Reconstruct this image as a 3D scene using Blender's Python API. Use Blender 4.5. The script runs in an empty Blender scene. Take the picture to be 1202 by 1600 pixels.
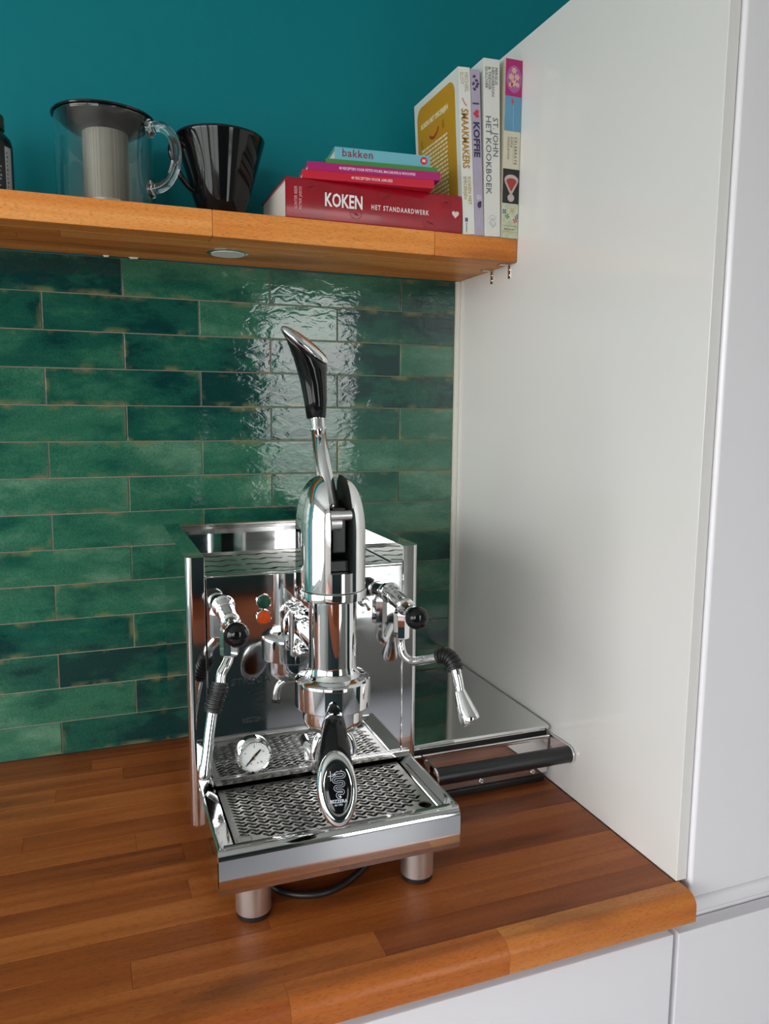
import bpy, bmesh, math, random
from mathutils import Vector, Matrix
random.seed(7)
S = bpy.context.scene
COL = S.collection
PI = math.pi

# ------------------------------------------------------------------ camera
cam = bpy.data.cameras.new('camera')
cam.sensor_fit = 'VERTICAL'; cam.sensor_height = 24.0
cam.lens = 1210.86 / 1600 * 24.0
cam.clip_start = 0.02; cam.clip_end = 100
co = bpy.data.objects.new('camera', cam); COL.objects.link(co)
co.location = (-0.68375, -1.39633, 0.59773)
co.rotation_euler = (1.4407064, -0.0080687, -0.3623247)
S.camera = co

# ------------------------------------------------------------------ world / exposure
S.view_settings.view_transform = 'Standard'
S.view_settings.look = 'None'
S.view_settings.gamma = 1.0
S.view_settings.use_curve_mapping = False
S.view_settings.exposure = 0.0
W = bpy.data.worlds.new('sky'); S.world = W; W.use_nodes = True
wn = W.node_tree; wn.nodes.clear()
wo = wn.nodes.new('ShaderNodeOutputWorld'); bg = wn.nodes.new('ShaderNodeBackground')
tc = wn.nodes.new('ShaderNodeTexCoord'); sx = wn.nodes.new('ShaderNodeSeparateXYZ'); cr = wn.nodes.new('ShaderNodeValToRGB')
mp = wn.nodes.new('ShaderNodeMapRange'); mp.inputs[1].default_value = -1; mp.inputs[2].default_value = 1
wn.links.new(tc.outputs['Generated'], sx.inputs[0]); wn.links.new(sx.outputs[2], mp.inputs[0]); wn.links.new(mp.outputs[0], cr.inputs[0])
wn.links.new(cr.outputs[0], bg.inputs[0]); wn.links.new(bg.outputs[0], wo.inputs[0])
e = cr.color_ramp.elements
e[0].position = 0.0; e[0].color = (.42, .43, .42, 1)
e[1].position = 1.0; e[1].color = (.90, .95, 1, 1)
a = e.new(.47); a.color = (.50, .52, .50, 1)
a = e.new(.52); a.color = (1, .995, .99, 1)
bg.inputs[1].default_value = 6.7

def portal(name, loc, rot, w, h):
    l = bpy.data.lights.new(name, 'AREA'); l.shape = 'RECTANGLE'; l.size = w; l.size_y = h
    l.cycles.is_portal = True
    o = bpy.data.objects.new(name, l); o.location = loc; o.rotation_euler = rot; COL.objects.link(o)
# window openings of the room: (glass door opposite, x .22...1.25) the wide window on the left, and a far window added for more light
portal('daylight_portal_glass_door', (.5875, -3.22, .3775), (PI/2, 0, 0), .63, 1.84)
portal('daylight_portal_fill_window', (-2.075, -3.22, .675), (PI/2, 0, 0), 1.54, 1.54)
portal('daylight_portal_left_window', (-3.02, -1.75, .55), (PI/2, 0, -PI/2), 2.6, 1.75)

# ------------------------------------------------------------------ materials
def new_mat(name):
    m = bpy.data.materials.new(name); m.use_nodes = True
    nt = m.node_tree; b = nt.nodes['Principled BSDF']
    return m, nt, b
def srgb(r, g, b):
    f = lambda c: (c/255/12.92) if c/255 <= .04045 else ((c/255+.055)/1.055)**2.4
    return (f(r), f(g), f(b), 1)
def simple(name, col, rough=.5, metal=0, bump=0, bscale=200, coat=0, spec=None, var=0):
    m, nt, b = new_mat(name)
    b.inputs['Base Color'].default_value = col; b.inputs['Roughness'].default_value = rough; b.inputs['Metallic'].default_value = metal
    if coat: b.inputs['Coat Weight'].default_value = coat; b.inputs['Coat Roughness'].default_value = .03
    if spec is not None: b.inputs['Specular IOR Level'].default_value = spec
    N = nt.nodes.new('ShaderNodeTexNoise'); g = nt.nodes.new('ShaderNodeNewGeometry')
    nt.links.new(g.outputs['Position'], N.inputs['Vector']); N.inputs['Scale'].default_value = bscale; N.inputs['Detail'].default_value = 3
    if bump:
        B = nt.nodes.new('ShaderNodeBump'); B.inputs['Strength'].default_value = bump; B.inputs['Distance'].default_value = .001
        nt.links.new(N.outputs[0], B.inputs['Height']); nt.links.new(B.outputs[0], b.inputs['Normal'])
    if var:
        mx = nt.nodes.new('ShaderNodeMix'); mx.data_type = 'RGBA'
        mx.inputs[6].default_value = tuple(c*(1-var) for c in col[:3])+(1,); mx.inputs[7].default_value = tuple(min(1, c*(1+var)) for c in col[:3])+(1,)
        nt.links.new(N.outputs[0], mx.inputs[0]); nt.links.new(mx.outputs[2], b.inputs['Base Color'])
    return m

def tile_mat():
    m, nt, b = new_mat('green_glazed_tile')
    L = nt.links.new; n = nt.nodes.new
    g = n('ShaderNodeNewGeometry'); oi = n('ShaderNodeObjectInfo'); tcd = n('ShaderNodeTexCoord')
    off = n('ShaderNodeVectorMath'); off.operation = 'MULTIPLY_ADD'
    cmb = n('ShaderNodeCombineXYZ'); L(oi.outputs['Random'], cmb.inputs[0]); L(oi.outputs['Random'], cmb.inputs[1]); L(oi.outputs['Random'], cmb.inputs[2])
    off.inputs[1].default_value = (37, 53, 71); L(cmb.outputs[0], off.inputs[0]); L(g.outputs['Position'], off.inputs[2])
    cl = n('ShaderNodeTexNoise'); cl.inputs['Scale'].default_value = 11; cl.inputs['Detail'].default_value = 6; cl.inputs['Roughness'].default_value = .62; ca = n('ShaderNodeVectorMath'); ca.operation = 'MULTIPLY'; ca.inputs[1].default_value = (.55, 1, 1.25); L(off.outputs[0], ca.inputs[0]); L(ca.outputs[0], cl.inputs['Vector'])
    r = n('ShaderNodeValToRGB'); r.color_ramp.interpolation = 'EASE'
    E = r.color_ramp.elements
    E[0].position = .30; E[0].color = srgb(14, 56, 54); E[1].position = .82; E[1].color = srgb(92, 134, 110)
    x = E.new(.42); x.color = srgb(26, 80, 67); x = E.new(.57); x.color = srgb(46, 102, 80)
    # shift the cloud value by the tile's own tone
    mr = n('ShaderNodeMapRange'); mr.inputs[3].default_value = -.15; mr.inputs[4].default_value = .15; L(oi.outputs['Random'], mr.inputs[0])
    ad = n('ShaderNodeMath'); ad.operation = 'ADD'; L(cl.outputs[0], ad.inputs[0]); L(mr.outputs[0], ad.inputs[1]); L(ad.outputs[0], r.inputs[0])
    # fine grain
    fg = n('ShaderNodeTexNoise'); fg.inputs['Scale'].default_value = 420; fg.inputs['Detail'].default_value = 3; L(off.outputs[0], fg.inputs['Vector'])
    mfg = n('ShaderNodeMapRange'); mfg.inputs[1].default_value = .3; mfg.inputs[2].default_value = .7; mfg.inputs[3].default_value = .78; mfg.inputs[4].default_value = 1.2; L(fg.outputs[0], mfg.inputs[0])
    mul = n('ShaderNodeVectorMath'); mul.operation = 'SCALE'; L(r.outputs[0], mul.inputs[0]); L(mfg.outputs[0], mul.inputs['Scale'])
    # dark pits
    vo = n('ShaderNodeTexVoronoi'); vo.inputs['Scale'].default_value = 190; vo.inputs['Randomness'].default_value = 1; L(off.outputs[0], vo.inputs['Vector'])
    pr = n('ShaderNodeMapRange'); pr.inputs[1].default_value = .09; pr.inputs[2].default_value = .2; pr.inputs[3].default_value = 1; pr.inputs[4].default_value = 0; L(vo.outputs['Distance'], pr.inputs[0])
    sel = n('ShaderNodeTexNoise'); sel.inputs['Scale'].default_value = 30; L(off.outputs[0], sel.inputs['Vector'])
    sr = n('ShaderNodeMapRange'); sr.inputs[1].default_value = .46; sr.inputs[2].default_value = .60; L(sel.outputs[0], sr.inputs[0])
    pm = n('ShaderNodeMath'); pm.operation = 'MULTIPLY'; L(pr.outputs[0], pm.inputs[0]); L(sr.outputs[0], pm.inputs[1])
    pm2 = n('ShaderNodeMath'); pm2.operation = 'MULTIPLY'; pm2.inputs[1].default_value = .7; L(pm.outputs[0], pm2.inputs[0])
    mx = n('ShaderNodeMix'); mx.data_type = 'RGBA'; L(pm2.outputs[0], mx.inputs[0]); L(mul.outputs[0], mx.inputs[6]); mx.inputs[7].default_value = srgb(6, 34, 30)
    # worn olive-brown edge
    sp = n('ShaderNodeSeparateXYZ'); L(tcd.outputs['Generated'], sp.inputs[0])
    def edge(sock, w):
        s = n('ShaderNodeMath'); s.operation = 'SUBTRACT'; s.inputs[1].default_value = .5; L(sock, s.inputs[0])
        a_ = n('ShaderNodeMath'); a_.operation = 'ABSOLUTE'; L(s.outputs[0], a_.inputs[0])
        q = n('ShaderNodeMapRange'); q.inputs[1].default_value = .5-w; q.inputs[2].default_value = .5; L(a_.outputs[0], q.inputs[0]); return q.outputs[0]
    ex = edge(sp.outputs[0], .035); ez = edge(sp.outputs[2], .16)
    mxm = n('ShaderNodeMath'); mxm.operation = 'MAXIMUM'; L(ex, mxm.inputs[0]); L(ez, mxm.inputs[1])
    en = n('ShaderNodeTexNoise'); en.inputs['Scale'].default_value = 22; en.inputs['Detail'].default_value = 5; L(off.outputs[0], en.inputs['Vector'])
    er = n('ShaderNodeMapRange'); er.inputs[1].default_value = .53; er.inputs[2].default_value = .66; L(en.outputs[0], er.inputs[0])
    em = n('ShaderNodeMath'); em.operation = 'MULTIPLY'; L(mxm.outputs[0], em.inputs[0]); L(er.outputs[0], em.inputs[1])
    mx2 = n('ShaderNodeMix'); mx2.data_type = 'RGBA'; L(em.outputs[0], mx2.inputs[0]); L(mx.outputs[2], mx2.inputs[6]); mx2.inputs[7].default_value = srgb(112, 116, 80)
    L(mx2.outputs[2], b.inputs['Base Color'])
    b.inputs['Roughness'].default_value = .05; b.inputs['Specular IOR Level'].default_value = .6
    # hand-glazed ripples
    w1 = n('ShaderNodeTexNoise'); w1.inputs['Scale'].default_value = 62; w1.inputs['Detail'].default_value = 2.0; w1.inputs['Distortion'].default_value = .8
    st = n('ShaderNodeVectorMath'); st.operation = 'MULTIPLY'; st.inputs[1].default_value = (.62, 1, 1.25); L(off.outputs[0], st.inputs[0]); L(st.outputs[0], w1.inputs['Vector'])
    B = n('ShaderNodeBump'); B.inputs['Strength'].default_value = .38; B.inputs['Distance'].default_value = .0012; L(w1.outputs[0], B.inputs['Height'])
    B2 = n('ShaderNodeBump'); B2.inputs['Strength'].default_value = .08; B2.inputs['Distance'].default_value = .0004; L(fg.outputs[0], B2.inputs['Height']); L(B.outputs[0], B2.inputs['Normal'])
    L(B2.outputs[0], b.inputs['Normal'])
    return m

def wood_mat(name, dark, mid, light, rough=.42):
    m, nt, b = new_mat(name); L = nt.links.new; n = nt.nodes.new
    g = n('ShaderNodeNewGeometry'); oi = n('ShaderNodeObjectInfo')
    cmb = n('ShaderNodeCombineXYZ'); [L(oi.outputs['Random'], cmb.inputs[i]) for i in range(3)]
    off = n('ShaderNodeVectorMath'); off.operation = 'MULTIPLY_ADD'; off.inputs[1].default_value = (17, 29, 43); L(cmb.outputs[0], off.inputs[0]); L(g.outputs['Position'], off.inputs[2])
    st = n('ShaderNodeVectorMath'); st.operation = 'MULTIPLY'; st.inputs[1].default_value = (1.7, 38, 38); L(off.outputs[0], st.inputs[0])
    N = n('ShaderNodeTexNoise'); N.inputs['Scale'].default_value = 1; N.inputs['Detail'].default_value = 7; N.inputs['Roughness'].default_value = .6; N.inputs['Distortion'].default_value = .5; L(st.outputs[0], N.inputs['Vector'])
    mr = n('ShaderNodeMapRange'); mr.inputs[3].default_value = -.15; mr.inputs[4].default_value = .15; L(oi.outputs['Random'], mr.inputs[0])
    ad = n('ShaderNodeMath'); ad.operation = 'ADD'; L(N.outputs[0], ad.inputs[0]); L(mr.outputs[0], ad.inputs[1])
    r = n('ShaderNodeValToRGB'); E = r.color_ramp.elements
    E[0].position = .22; E[0].color = dark; E[1].position = .85; E[1].color = light; x = E.new(.52); x.color = mid
    L(ad.outputs[0], r.inputs[0])
    # beech flecks
    st2 = n('ShaderNodeVectorMath'); st2.operation = 'MULTIPLY'; st2.inputs[1].default_value = (150, 1100, 1100); L(off.outputs[0], st2.inputs[0])
    F = n('ShaderNodeTexNoise'); F.inputs['Scale'].default_value = 1; F.inputs['Detail'].default_value = 1; L(st2.outputs[0], F.inputs['Vector'])
    fr = n('ShaderNodeMapRange'); fr.inputs[1].default_value = .52; fr.inputs[2].default_value = .72; fr.inputs[3].default_value = 1.05; fr.inputs[4].default_value = .70; L(F.outputs[0], fr.inputs[0])
    mul = n('ShaderNodeVectorMath'); mul.operation = 'SCALE'; L(r.outputs[0], mul.inputs[0]); L(fr.outputs[0], mul.inputs['Scale'])
    # dark drifting stains
    D = n('ShaderNodeTexNoise'); D.inputs['Scale'].default_value = 1; D.inputs['Detail'].default_value = 4
    st3 = n('ShaderNodeVectorMath'); st3.operation = 'MULTIPLY'; st3.inputs[1].default_value = (3.2, 16, 16); L(g.outputs['Position'], st3.inputs[0]); L(st3.outputs[0], D.inputs['Vector'])
    dr = n('ShaderNodeMapRange'); dr.inputs[1].default_value = .56; dr.inputs[2].default_value = .72; dr.inputs[3].default_value = 1; dr.inputs[4].default_value = .58; L(D.outputs[0], dr.inputs[0])
    mul2 = n('ShaderNodeVectorMath'); mul2.operation = 'SCALE'; L(mul.outputs[0], mul2.inputs[0]); L(dr.outputs[0], mul2.inputs['Scale'])
    L(mul2.outputs[0], b.inputs['Base Color'])
    b.inputs['Roughness'].default_value = rough; b.inputs['Specular IOR Level'].default_value = .35
    B = n('ShaderNodeBump'); B.inputs['Strength'].default_value = .25; B.inputs['Distance'].default_value = .0004; L(F.outputs[0], B.inputs['Height']); L(B.outputs[0], b.inputs['Normal'])
    return m

def steel_mat(name, col, rough, brush=0.0, axis=(1, 1, 1), scratch=0):
    m, nt, b = new_mat(name); L = nt.links.new; n = nt.nodes.new
    b.inputs['Base Color'].default_value = col; b.inputs['Metallic'].default_value = 1; b.inputs['Roughness'].default_value = rough
    g = n('ShaderNodeNewGeometry'); st = n('ShaderNodeVectorMath'); st.operation = 'MULTIPLY'; st.inputs[1].default_value = axis; L(g.outputs['Position'], st.inputs[0])
    N = n('ShaderNodeTexNoise'); N.inputs['Scale'].default_value = 1; N.inputs['Detail'].default_value = 4; L(st.outputs[0], N.inputs['Vector'])
    if brush:
        B = n('ShaderNodeBump'); B.inputs['Strength'].default_value = brush; B.inputs['Distance'].default_value = .0002; L(N.outputs[0], B.inputs['Height']); L(B.outputs[0], b.inputs['Normal'])
    # faint smudges in the polish
    sm = n('ShaderNodeTexNoise'); sm.inputs['Scale'].default_value = 28; sm.inputs['Detail'].default_value = 6; L(g.outputs['Position'], sm.inputs['Vector'])
    mr = n('ShaderNodeMapRange'); mr.inputs[1].default_value = .4; mr.inputs[2].default_value = .8; mr.inputs[3].default_value = rough; mr.inputs[4].default_value = rough+scratch; L(sm.outputs[0], mr.inputs[0]); L(mr.outputs[0], b.inputs['Roughness'])
    return m

M = {}
M['tile'] = tile_mat()
M['grout'] = simple('grey_brown_grout', srgb(142, 132, 118), .9, bump=.5, var=.25)
M['teal'] = simple('teal_wall_paint', srgb(0, 122, 132), .6, bump=.06, bscale=60, var=.03, spec=.2)
M['warm_wall'] = simple('warm_grey_wall_paint', srgb(196, 190, 182), .7)
M['white'] = simple('white_wall_paint', srgb(225, 225, 220), .7)
M['gloss'] = simple('white_gloss_lacquer', srgb(234, 232, 236), .16, bump=.02, bscale=9, spec=.5)
M['gloss_side'] = simple('white_gloss_side_panel', srgb(228, 226, 223), .13, bump=.02, bscale=7, spec=.5)
M['seal'] = simple('white_sealant', srgb(226, 224, 214), .4, bump=.2, bscale=90, var=.06)
M['yellow_seal'] = simple('yellowed_sealant', srgb(226, 206, 150), .4)
M['worktop'] = wood_mat('oiled_beech_worktop', srgb(116, 56, 24), srgb(154, 82, 34), srgb(186, 110, 52), .40)
M['nose'] = wood_mat('oiled_beech_nose_lit', srgb(146, 74, 28), srgb(184, 104, 44), srgb(206, 132, 68), .34)  # worktop wood lightened: the stronger light on the front edge is painted in
M['shelf'] = wood_mat('oiled_beech_shelf', srgb(192, 104, 38), srgb(222, 138, 60), srgb(238, 166, 92), .42)
M['chrome'] = steel_mat('chrome_plate', (.88, .89, .90, 1), .025, scratch=.03)
M['mirror'] = steel_mat('mirror_polished_steel', (.74, .745, .75, 1), .03, brush=.008, axis=(6, 500, 500), scratch=.06)
M['steel'] = steel_mat('satin_steel', (.70, .69, .67, 1), .12, brush=.03, axis=(8, 600, 600), scratch=.12)
M['brushed'] = steel_mat('brushed_steel', (.76, .75, .74, 1), .36, brush=.35, axis=(600, 600, 12), scratch=.05)
M['grate'] = steel_mat('grate_steel', (.70, .68, .65, 1), .30, scratch=.04)
M['dark'] = simple('recess_shade', (.006, .006, .006, 1), .6)  # near-black colour stands in for the shade inside hollows and gaps
M['black'] = simple('black_gloss_plastic', (.005, .005, .006, 1), .06, spec=.42)
M['satin_black'] = simple('satin_black_plastic', (.012, .013, .016, 1), .32, bump=.1)
M['rubber'] = simple('black_rubber', (.010, .010, .010, 1), .42)
M['ivory'] = simple('gauge_face', srgb(232, 234, 232), .4)
M['ink'] = simple('black_print', (.012, .012, .014, 1), .4)
M['silver_ink'] = simple('silver_print', srgb(205, 212, 222), .3)
M['gold'] = simple('brass_pin', srgb(190, 140, 50), .3, metal=1)
M['pale_floor'] = simple('pale_grey_floor_tile', srgb(188, 186, 192), .35)
M['dark_green'] = simple('dark_green_lacquer', srgb(8, 40, 40), .35)
M['brown_top'] = simple('brown_wood_top', srgb(150, 78, 42), .4)
M['frame_white'] = simple('white_window_frame', srgb(225, 226, 226), .4)
def jewel(name, col, em):
    m, nt, b = new_mat(name); b.inputs['Base Color'].default_value = col; b.inputs['Roughness'].default_value = .35; b.inputs['Specular IOR Level'].default_value = .25
    if em: b.inputs['Emission Color'].default_value = col; b.inputs['Emission Strength'].default_value = em
    return m
M['lamp_green'] = jewel('green_lamp_lens', srgb(4, 66, 50), 0)
M['lamp_amber'] = jewel('amber_lamp_lens', srgb(206, 74, 8), .08)
def glass_mat(name, col=(1, 1, 1, 1), rough=0):
    m, nt, b = new_mat(name); b.inputs['Base Color'].default_value = col; b.inputs['Roughness'].default_value = rough
    b.inputs['Transmission Weight'].default_value = 1; b.inputs['IOR'].default_value = 1.47
    return m
M['glass'] = glass_mat('clear_glass', (.96, .985, .98, 1))
M['smoke'] = simple('smoked_black_lid', (.012, .012, .013, 1), .10, coat=.4)
def pane_mat():
    m, nt, b = new_mat('window_pane'); nt.nodes.remove(b); o = nt.nodes['Material Output']
    t = nt.nodes.new('ShaderNodeBsdfTransparent'); g = nt.nodes.new('ShaderNodeBsdfGlossy'); g.inputs['Roughness'].default_value = .02
    x = nt.nodes.new('ShaderNodeMixShader'); f = nt.nodes.new('ShaderNodeFresnel'); f.inputs[0].default_value = 1.3
    nt.links.new(f.outputs[0], x.inputs[0]); nt.links.new(t.outputs[0], x.inputs[1]); nt.links.new(g.outputs[0], x.inputs[2]); nt.links.new(x.outputs[0], o.inputs[0])
    return m
M['pane'] = pane_mat()
def mesh_filter_mat():
    m, nt, b = new_mat('woven_filter_steel'); L = nt.links.new; n = nt.nodes.new
    b.inputs['Metallic'].default_value = .35; b.inputs['Roughness'].default_value = .5; b.inputs['Base Color'].default_value = srgb(150, 142, 132)
    t = n('ShaderNodeTexCoord'); v = n('ShaderNodeTexVoronoi'); v.inputs['Scale'].default_value = 520; v.inputs['Randomness'].default_value = 0.1
    L(t.outputs['Object'], v.inputs['Vector']); r = n('ShaderNodeMapRange'); r.inputs[1].default_value = .18; r.inputs[2].default_value = .42; L(v.outputs['Distance'], r.inputs[0])
    mx = n('ShaderNodeMix'); mx.data_type = 'RGBA'; mx.inputs[6].default_value = srgb(58, 54, 48); mx.inputs[7].default_value = srgb(168, 160, 148)
    L(r.outputs[0], mx.inputs[0]); L(mx.outputs[2], b.inputs['Base Color'])
    return m
M['filter'] = mesh_filter_mat()
def paper_mat():
    m, nt, b = new_mat('book_pages'); L = nt.links.new; n = nt.nodes.new
    g = n('ShaderNodeTexCoord'); s = n('ShaderNodeVectorMath'); s.operation = 'MULTIPLY'; s.inputs[1].default_value = (900, 3, 900); L(g.outputs['Object'], s.inputs[0])
    N = n('ShaderNodeTexNoise'); N.inputs['Scale'].default_value = 1; L(s.outputs[0], N.inputs['Vector'])
    mx = n('ShaderNodeMix'); mx.data_type = 'RGBA'; mx.inputs[6].default_value = srgb(200, 196, 186); mx.inputs[7].default_value = srgb(238, 236, 230); L(N.outputs[0], mx.inputs[0]); L(mx.outputs[2], b.inputs['Base Color'])
    b.inputs['Roughness'].default_value = .8
    return m
M['pages'] = paper_mat()
_flat = {}
def C(r, g, b, rough=.35):
    k = (r, g, b, rough)
    if k not in _flat: _flat[k] = simple('print_%02x%02x%02x' % (r, g, b), srgb(r, g, b), rough)
    return _flat[k]

# ------------------------------------------------------------------ helpers
INV = {}
def link(name, me, mat, parent=None, kind=None):
    o = bpy.data.objects.new(name, me); COL.objects.link(o)
    if mat is not None and not me.materials: me.materials.append(mat)
    if parent is not None:
        o.parent = parent
        o.matrix_parent_inverse = INV.get(parent.name, Matrix())
    if kind: o['kind'] = kind
    return o
def flat_normals(o):
    m = o.modifiers.new('weighted_normals', 'WEIGHTED_NORMAL'); m.mode = 'FACE_AREA'; m.weight = 50; m.keep_sharp = True
def fin(name, bm, mat, parent=None, kind=None, smooth=None, label=None):
    bmesh.ops.recalc_face_normals(bm, faces=bm.faces)
    me = bpy.data.meshes.new(name); bm.to_mesh(me); bm.free()
    if smooth is not None:
        me.polygons.foreach_set('use_smooth', [True]*len(me.polygons))
        if smooth < 180: me.set_sharp_from_angle(angle=math.radians(smooth))
    o = link(name, me, mat, parent, kind)
    if smooth is not None and smooth < 180: flat_normals(o)
    if label: o['label'] = label
    return o
def thing(name, label, cat, loc=(0, 0, 0), group=None):
    o = bpy.data.objects.new(name, None); o.empty_display_size = .02; COL.objects.link(o)
    o.location = loc; o['label'] = label; o['category'] = cat
    if group: o['group'] = group
    INV[o.name] = Matrix.Translation(-Vector(loc))
    return o
def tag(o, label, cat, group=None):
    o['label'] = label; o['category'] = cat
    if group: o['group'] = group
    return o
def box(bm, x0, x1, y0, y1, z0, z1, bev=0, seg=2, mtx=None):
    r = bmesh.ops.create_cube(bm, size=1)
    v = r['verts']
    for q in v:
        q.co = Vector(((x0+x1)/2+q.co.x*(x1-x0), (y0+y1)/2+q.co.y*(y1-y0), (z0+z1)/2+q.co.z*(z1-z0)))
    if bev:
        ed = list({e for q in v for e in q.link_edges})
        rr = bmesh.ops.bevel(bm, geom=ed, offset=bev, segments=seg, affect='EDGES', profile=.5)
        v = list({q for f in rr['faces'] for q in f.verts} | {q for q in v if q.is_valid})
    if mtx is not None: bmesh.ops.transform(bm, matrix=mtx, verts=v)
    return v
def bx(name, mat, parent, dims, bev=0, seg=2, kind=None, label=None, mtx=None):
    bm = bmesh.new(); box(bm, *dims, bev=bev, seg=seg, mtx=mtx)
    return fin(name, bm, mat, parent, kind, smooth=35 if bev else None, label=label)
def basis(d):
    d = Vector(d).normalized(); u = d.orthogonal().normalized(); return u, d.cross(u)
def rings(bm, R, cap0=True, cap1=True, n=24):
    """R: list of (centre, U, V)"""
    prev = None; out = []
    for c, U, V in R:
        c = Vector(c); U = Vector(U); V = Vector(V)
        ring = [bm.verts.new(c+U*math.cos(2*PI*i/n)+V*math.sin(2*PI*i/n)) for i in range(n)]
        if prev:
            for i in range(n): bm.faces.new((prev[i], prev[(i+1) % n], ring[(i+1) % n], ring[i]))
        elif cap0: bm.faces.new(ring[::-1])
        prev = ring; out.append(ring)
    if cap1: bm.faces.new(prev)
    return out
def lathe(bm, prof, origin, axis=(0, 0, 1), n=48, cap0=True, cap1=True):
    u, v = basis(axis); a = Vector(axis).normalized(); o = Vector(origin)
    R = [(o+a*h, u*max(r, 1e-5), v*max(r, 1e-5)) for r, h in prof]
    return rings(bm, R, cap0, cap1, n)
def smoothpath(pts, k=6):
    P = [Vector(p) for p in pts]; out = []
    for i in range(len(P)-1):
        p0 = P[max(i-1, 0)]; p1 = P[i]; p2 = P[i+1]; p3 = P[min(i+2, len(P)-1)]
        for j in range(k):
            t = j/k
            out.append(.5*((2*p1)+(-p0+p2)*t+(2*p0-5*p1+4*p2-p3)*t*t+(-p0+3*p1-3*p2+p3)*t**3))
    out.append(P[-1]); return out
def tube(bm, path, rad, n=16, caps=True):
    P = [Vector(p) for p in path]; k = len(P)
    T = [(P[min(i+1, k-1)]-P[max(i-1, 0)]).normalized() for i in range(k)]
    u = T[0].orthogonal().normalized(); R = []
    for i in range(k):
        u = (u-T[i]*u.dot(T[i])).normalized(); v = T[i].cross(u)
        r = rad[i] if isinstance(rad, (list, tuple)) else rad
        R.append((P[i], u*r, v*r))
    return rings(bm, R, caps, caps, n)
def text(name, s, size, org, xd, yd, mat, parent, align='LEFT', ext=.00015, bold=0, xs=1.0, label=None, spacing=1.0):
    cu = bpy.data.curves.new(name, 'FONT'); cu.body = s; cu.size = size; cu.extrude = ext; cu.align_x = align; cu.offset = bold
    cu.space_character = spacing; cu.resolution_u = 2
    t = bpy.data.objects.new('tmp', cu); COL.objects.link(t)
    dg = bpy.context.evaluated_depsgraph_get(); me = bpy.data.meshes.new_from_object(t.evaluated_get(dg))
    bpy.data.objects.remove(t)
    xd = Vector(xd).normalized(); yd = Vector(yd).normalized(); z = xd.cross(yd)
    mt = Matrix((( xd.x*xs, yd.x, z.x, org[0]), (xd.y*xs, yd.y, z.y, org[1]), (xd.z*xs, yd.z, z.z, org[2]), (0, 0, 0, 1)))
    me.transform(mt); me.materials.clear(); me.name = name
    o = link(name, me, mat, parent)
    if label: o['label'] = label
    return o
def ribbon(bm, pts, w, org, xd, yd, th=.0002, closed=False):
    """flat ribbon drawn in the plane org + x*xd + y*yd"""
    xd = Vector(xd); yd = Vector(yd); n = xd.cross(yd).normalized(); org = Vector(org)
    P = [Vector((p[0], p[1], 0)) for p in pts]; k = len(P); L = []
    for i in range(k):
        a_ = P[(i-1) % k] if closed else P[max(i-1, 0)]; b_ = P[(i+1) % k] if closed else P[min(i+1, k-1)]
        t = (b_-a_).normalized(); nn = Vector((-t.y, t.x, 0))*w/2
        L.append([bm.verts.new(org+xd*q.x+yd*q.y+n*th) for q in (P[i]+nn, P[i]-nn)])
    for i in range(k if closed else k-1):
        j = (i+1) % k; bm.faces.new((L[i][0], L[i][1], L[j][1], L[j][0]))
def poly(bm, pts, org, xd, yd, th=.0004, base=0):
    xd = Vector(xd); yd = Vector(yd); n = xd.cross(yd).normalized(); org = Vector(org)
    lo = [bm.verts.new(org+xd*x+yd*y+n*base) for x, y in pts]; hi = [bm.verts.new(org+xd*x+yd*y+n*(base+th)) for x, y in pts]
    bm.faces.new(hi); bm.faces.new(lo[::-1])
    for i in range(len(pts)):
        j = (i+1) % len(pts); bm.faces.new((lo[i], lo[j], hi[j], hi[i]))
def circ(cx, cy, rx, ry=None, n=24, a0=0): ry = rx if ry is None else ry; return [(cx+rx*math.cos(a0+2*PI*i/n), cy+ry*math.sin(a0+2*PI*i/n)) for i in range(n)]

# ------------------------------------------------------------------ room shell
XL, XR, YF, ZF, ZC = -3.0, 2.3, -3.2, -.9, 1.75
wall = bx('wall_back', M['teal'], None, (XL-.1, XR+.1, .009, .11, ZF, ZC), kind='structure')
bx('floor', M['pale_floor'], None, (XL-.1, XR+.1, YF-.1, .11, ZF-.1, ZF), kind='structure')
bx('ceiling', M['white'], None, (XL-.1, XR+.1, YF-.1, .11, ZC, ZC+.1), kind='structure')
bx('wall_right', M['white'], None, (XR, XR+.1, YF-.1, .009, ZF, ZC), kind='structure')
def wall_with(name, mat, plane, lo, hi, openings):
    """plane 'x' or 'y'; openings (a0,a1,z0,z1) sorted along the wall"""
    bm = bmesh.new(); cur = lo
    def seg(a0, a1, z0, z1):
        if a1-a0 < 1e-4 or z1-z0 < 1e-4: return
        if plane == 'y': box(bm, a0, a1, YF-.15, YF, z0, z1)
        else: box(bm, XL-.15, XL, a0, a1, z0, z1)
    for a0, a1, z0, z1 in openings:
        seg(cur, a0, ZF, ZC); seg(a0, a1, ZF, z0); seg(a0, a1, z1, ZC); cur = a1
    seg(cur, hi, ZF, ZC)
    return fin(name, bm, mat, None, 'structure')
wall_with('wall_front', M['warm_wall'], 'y', XL, XR, [(-2.85, -1.30, -.10, 1.45), (.270, .905, -.545, 1.300)])
wall_with('wall_left', M['white'], 'x', YF, .009, [(-3.05, -.45, -.325, 1.425)])
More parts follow.
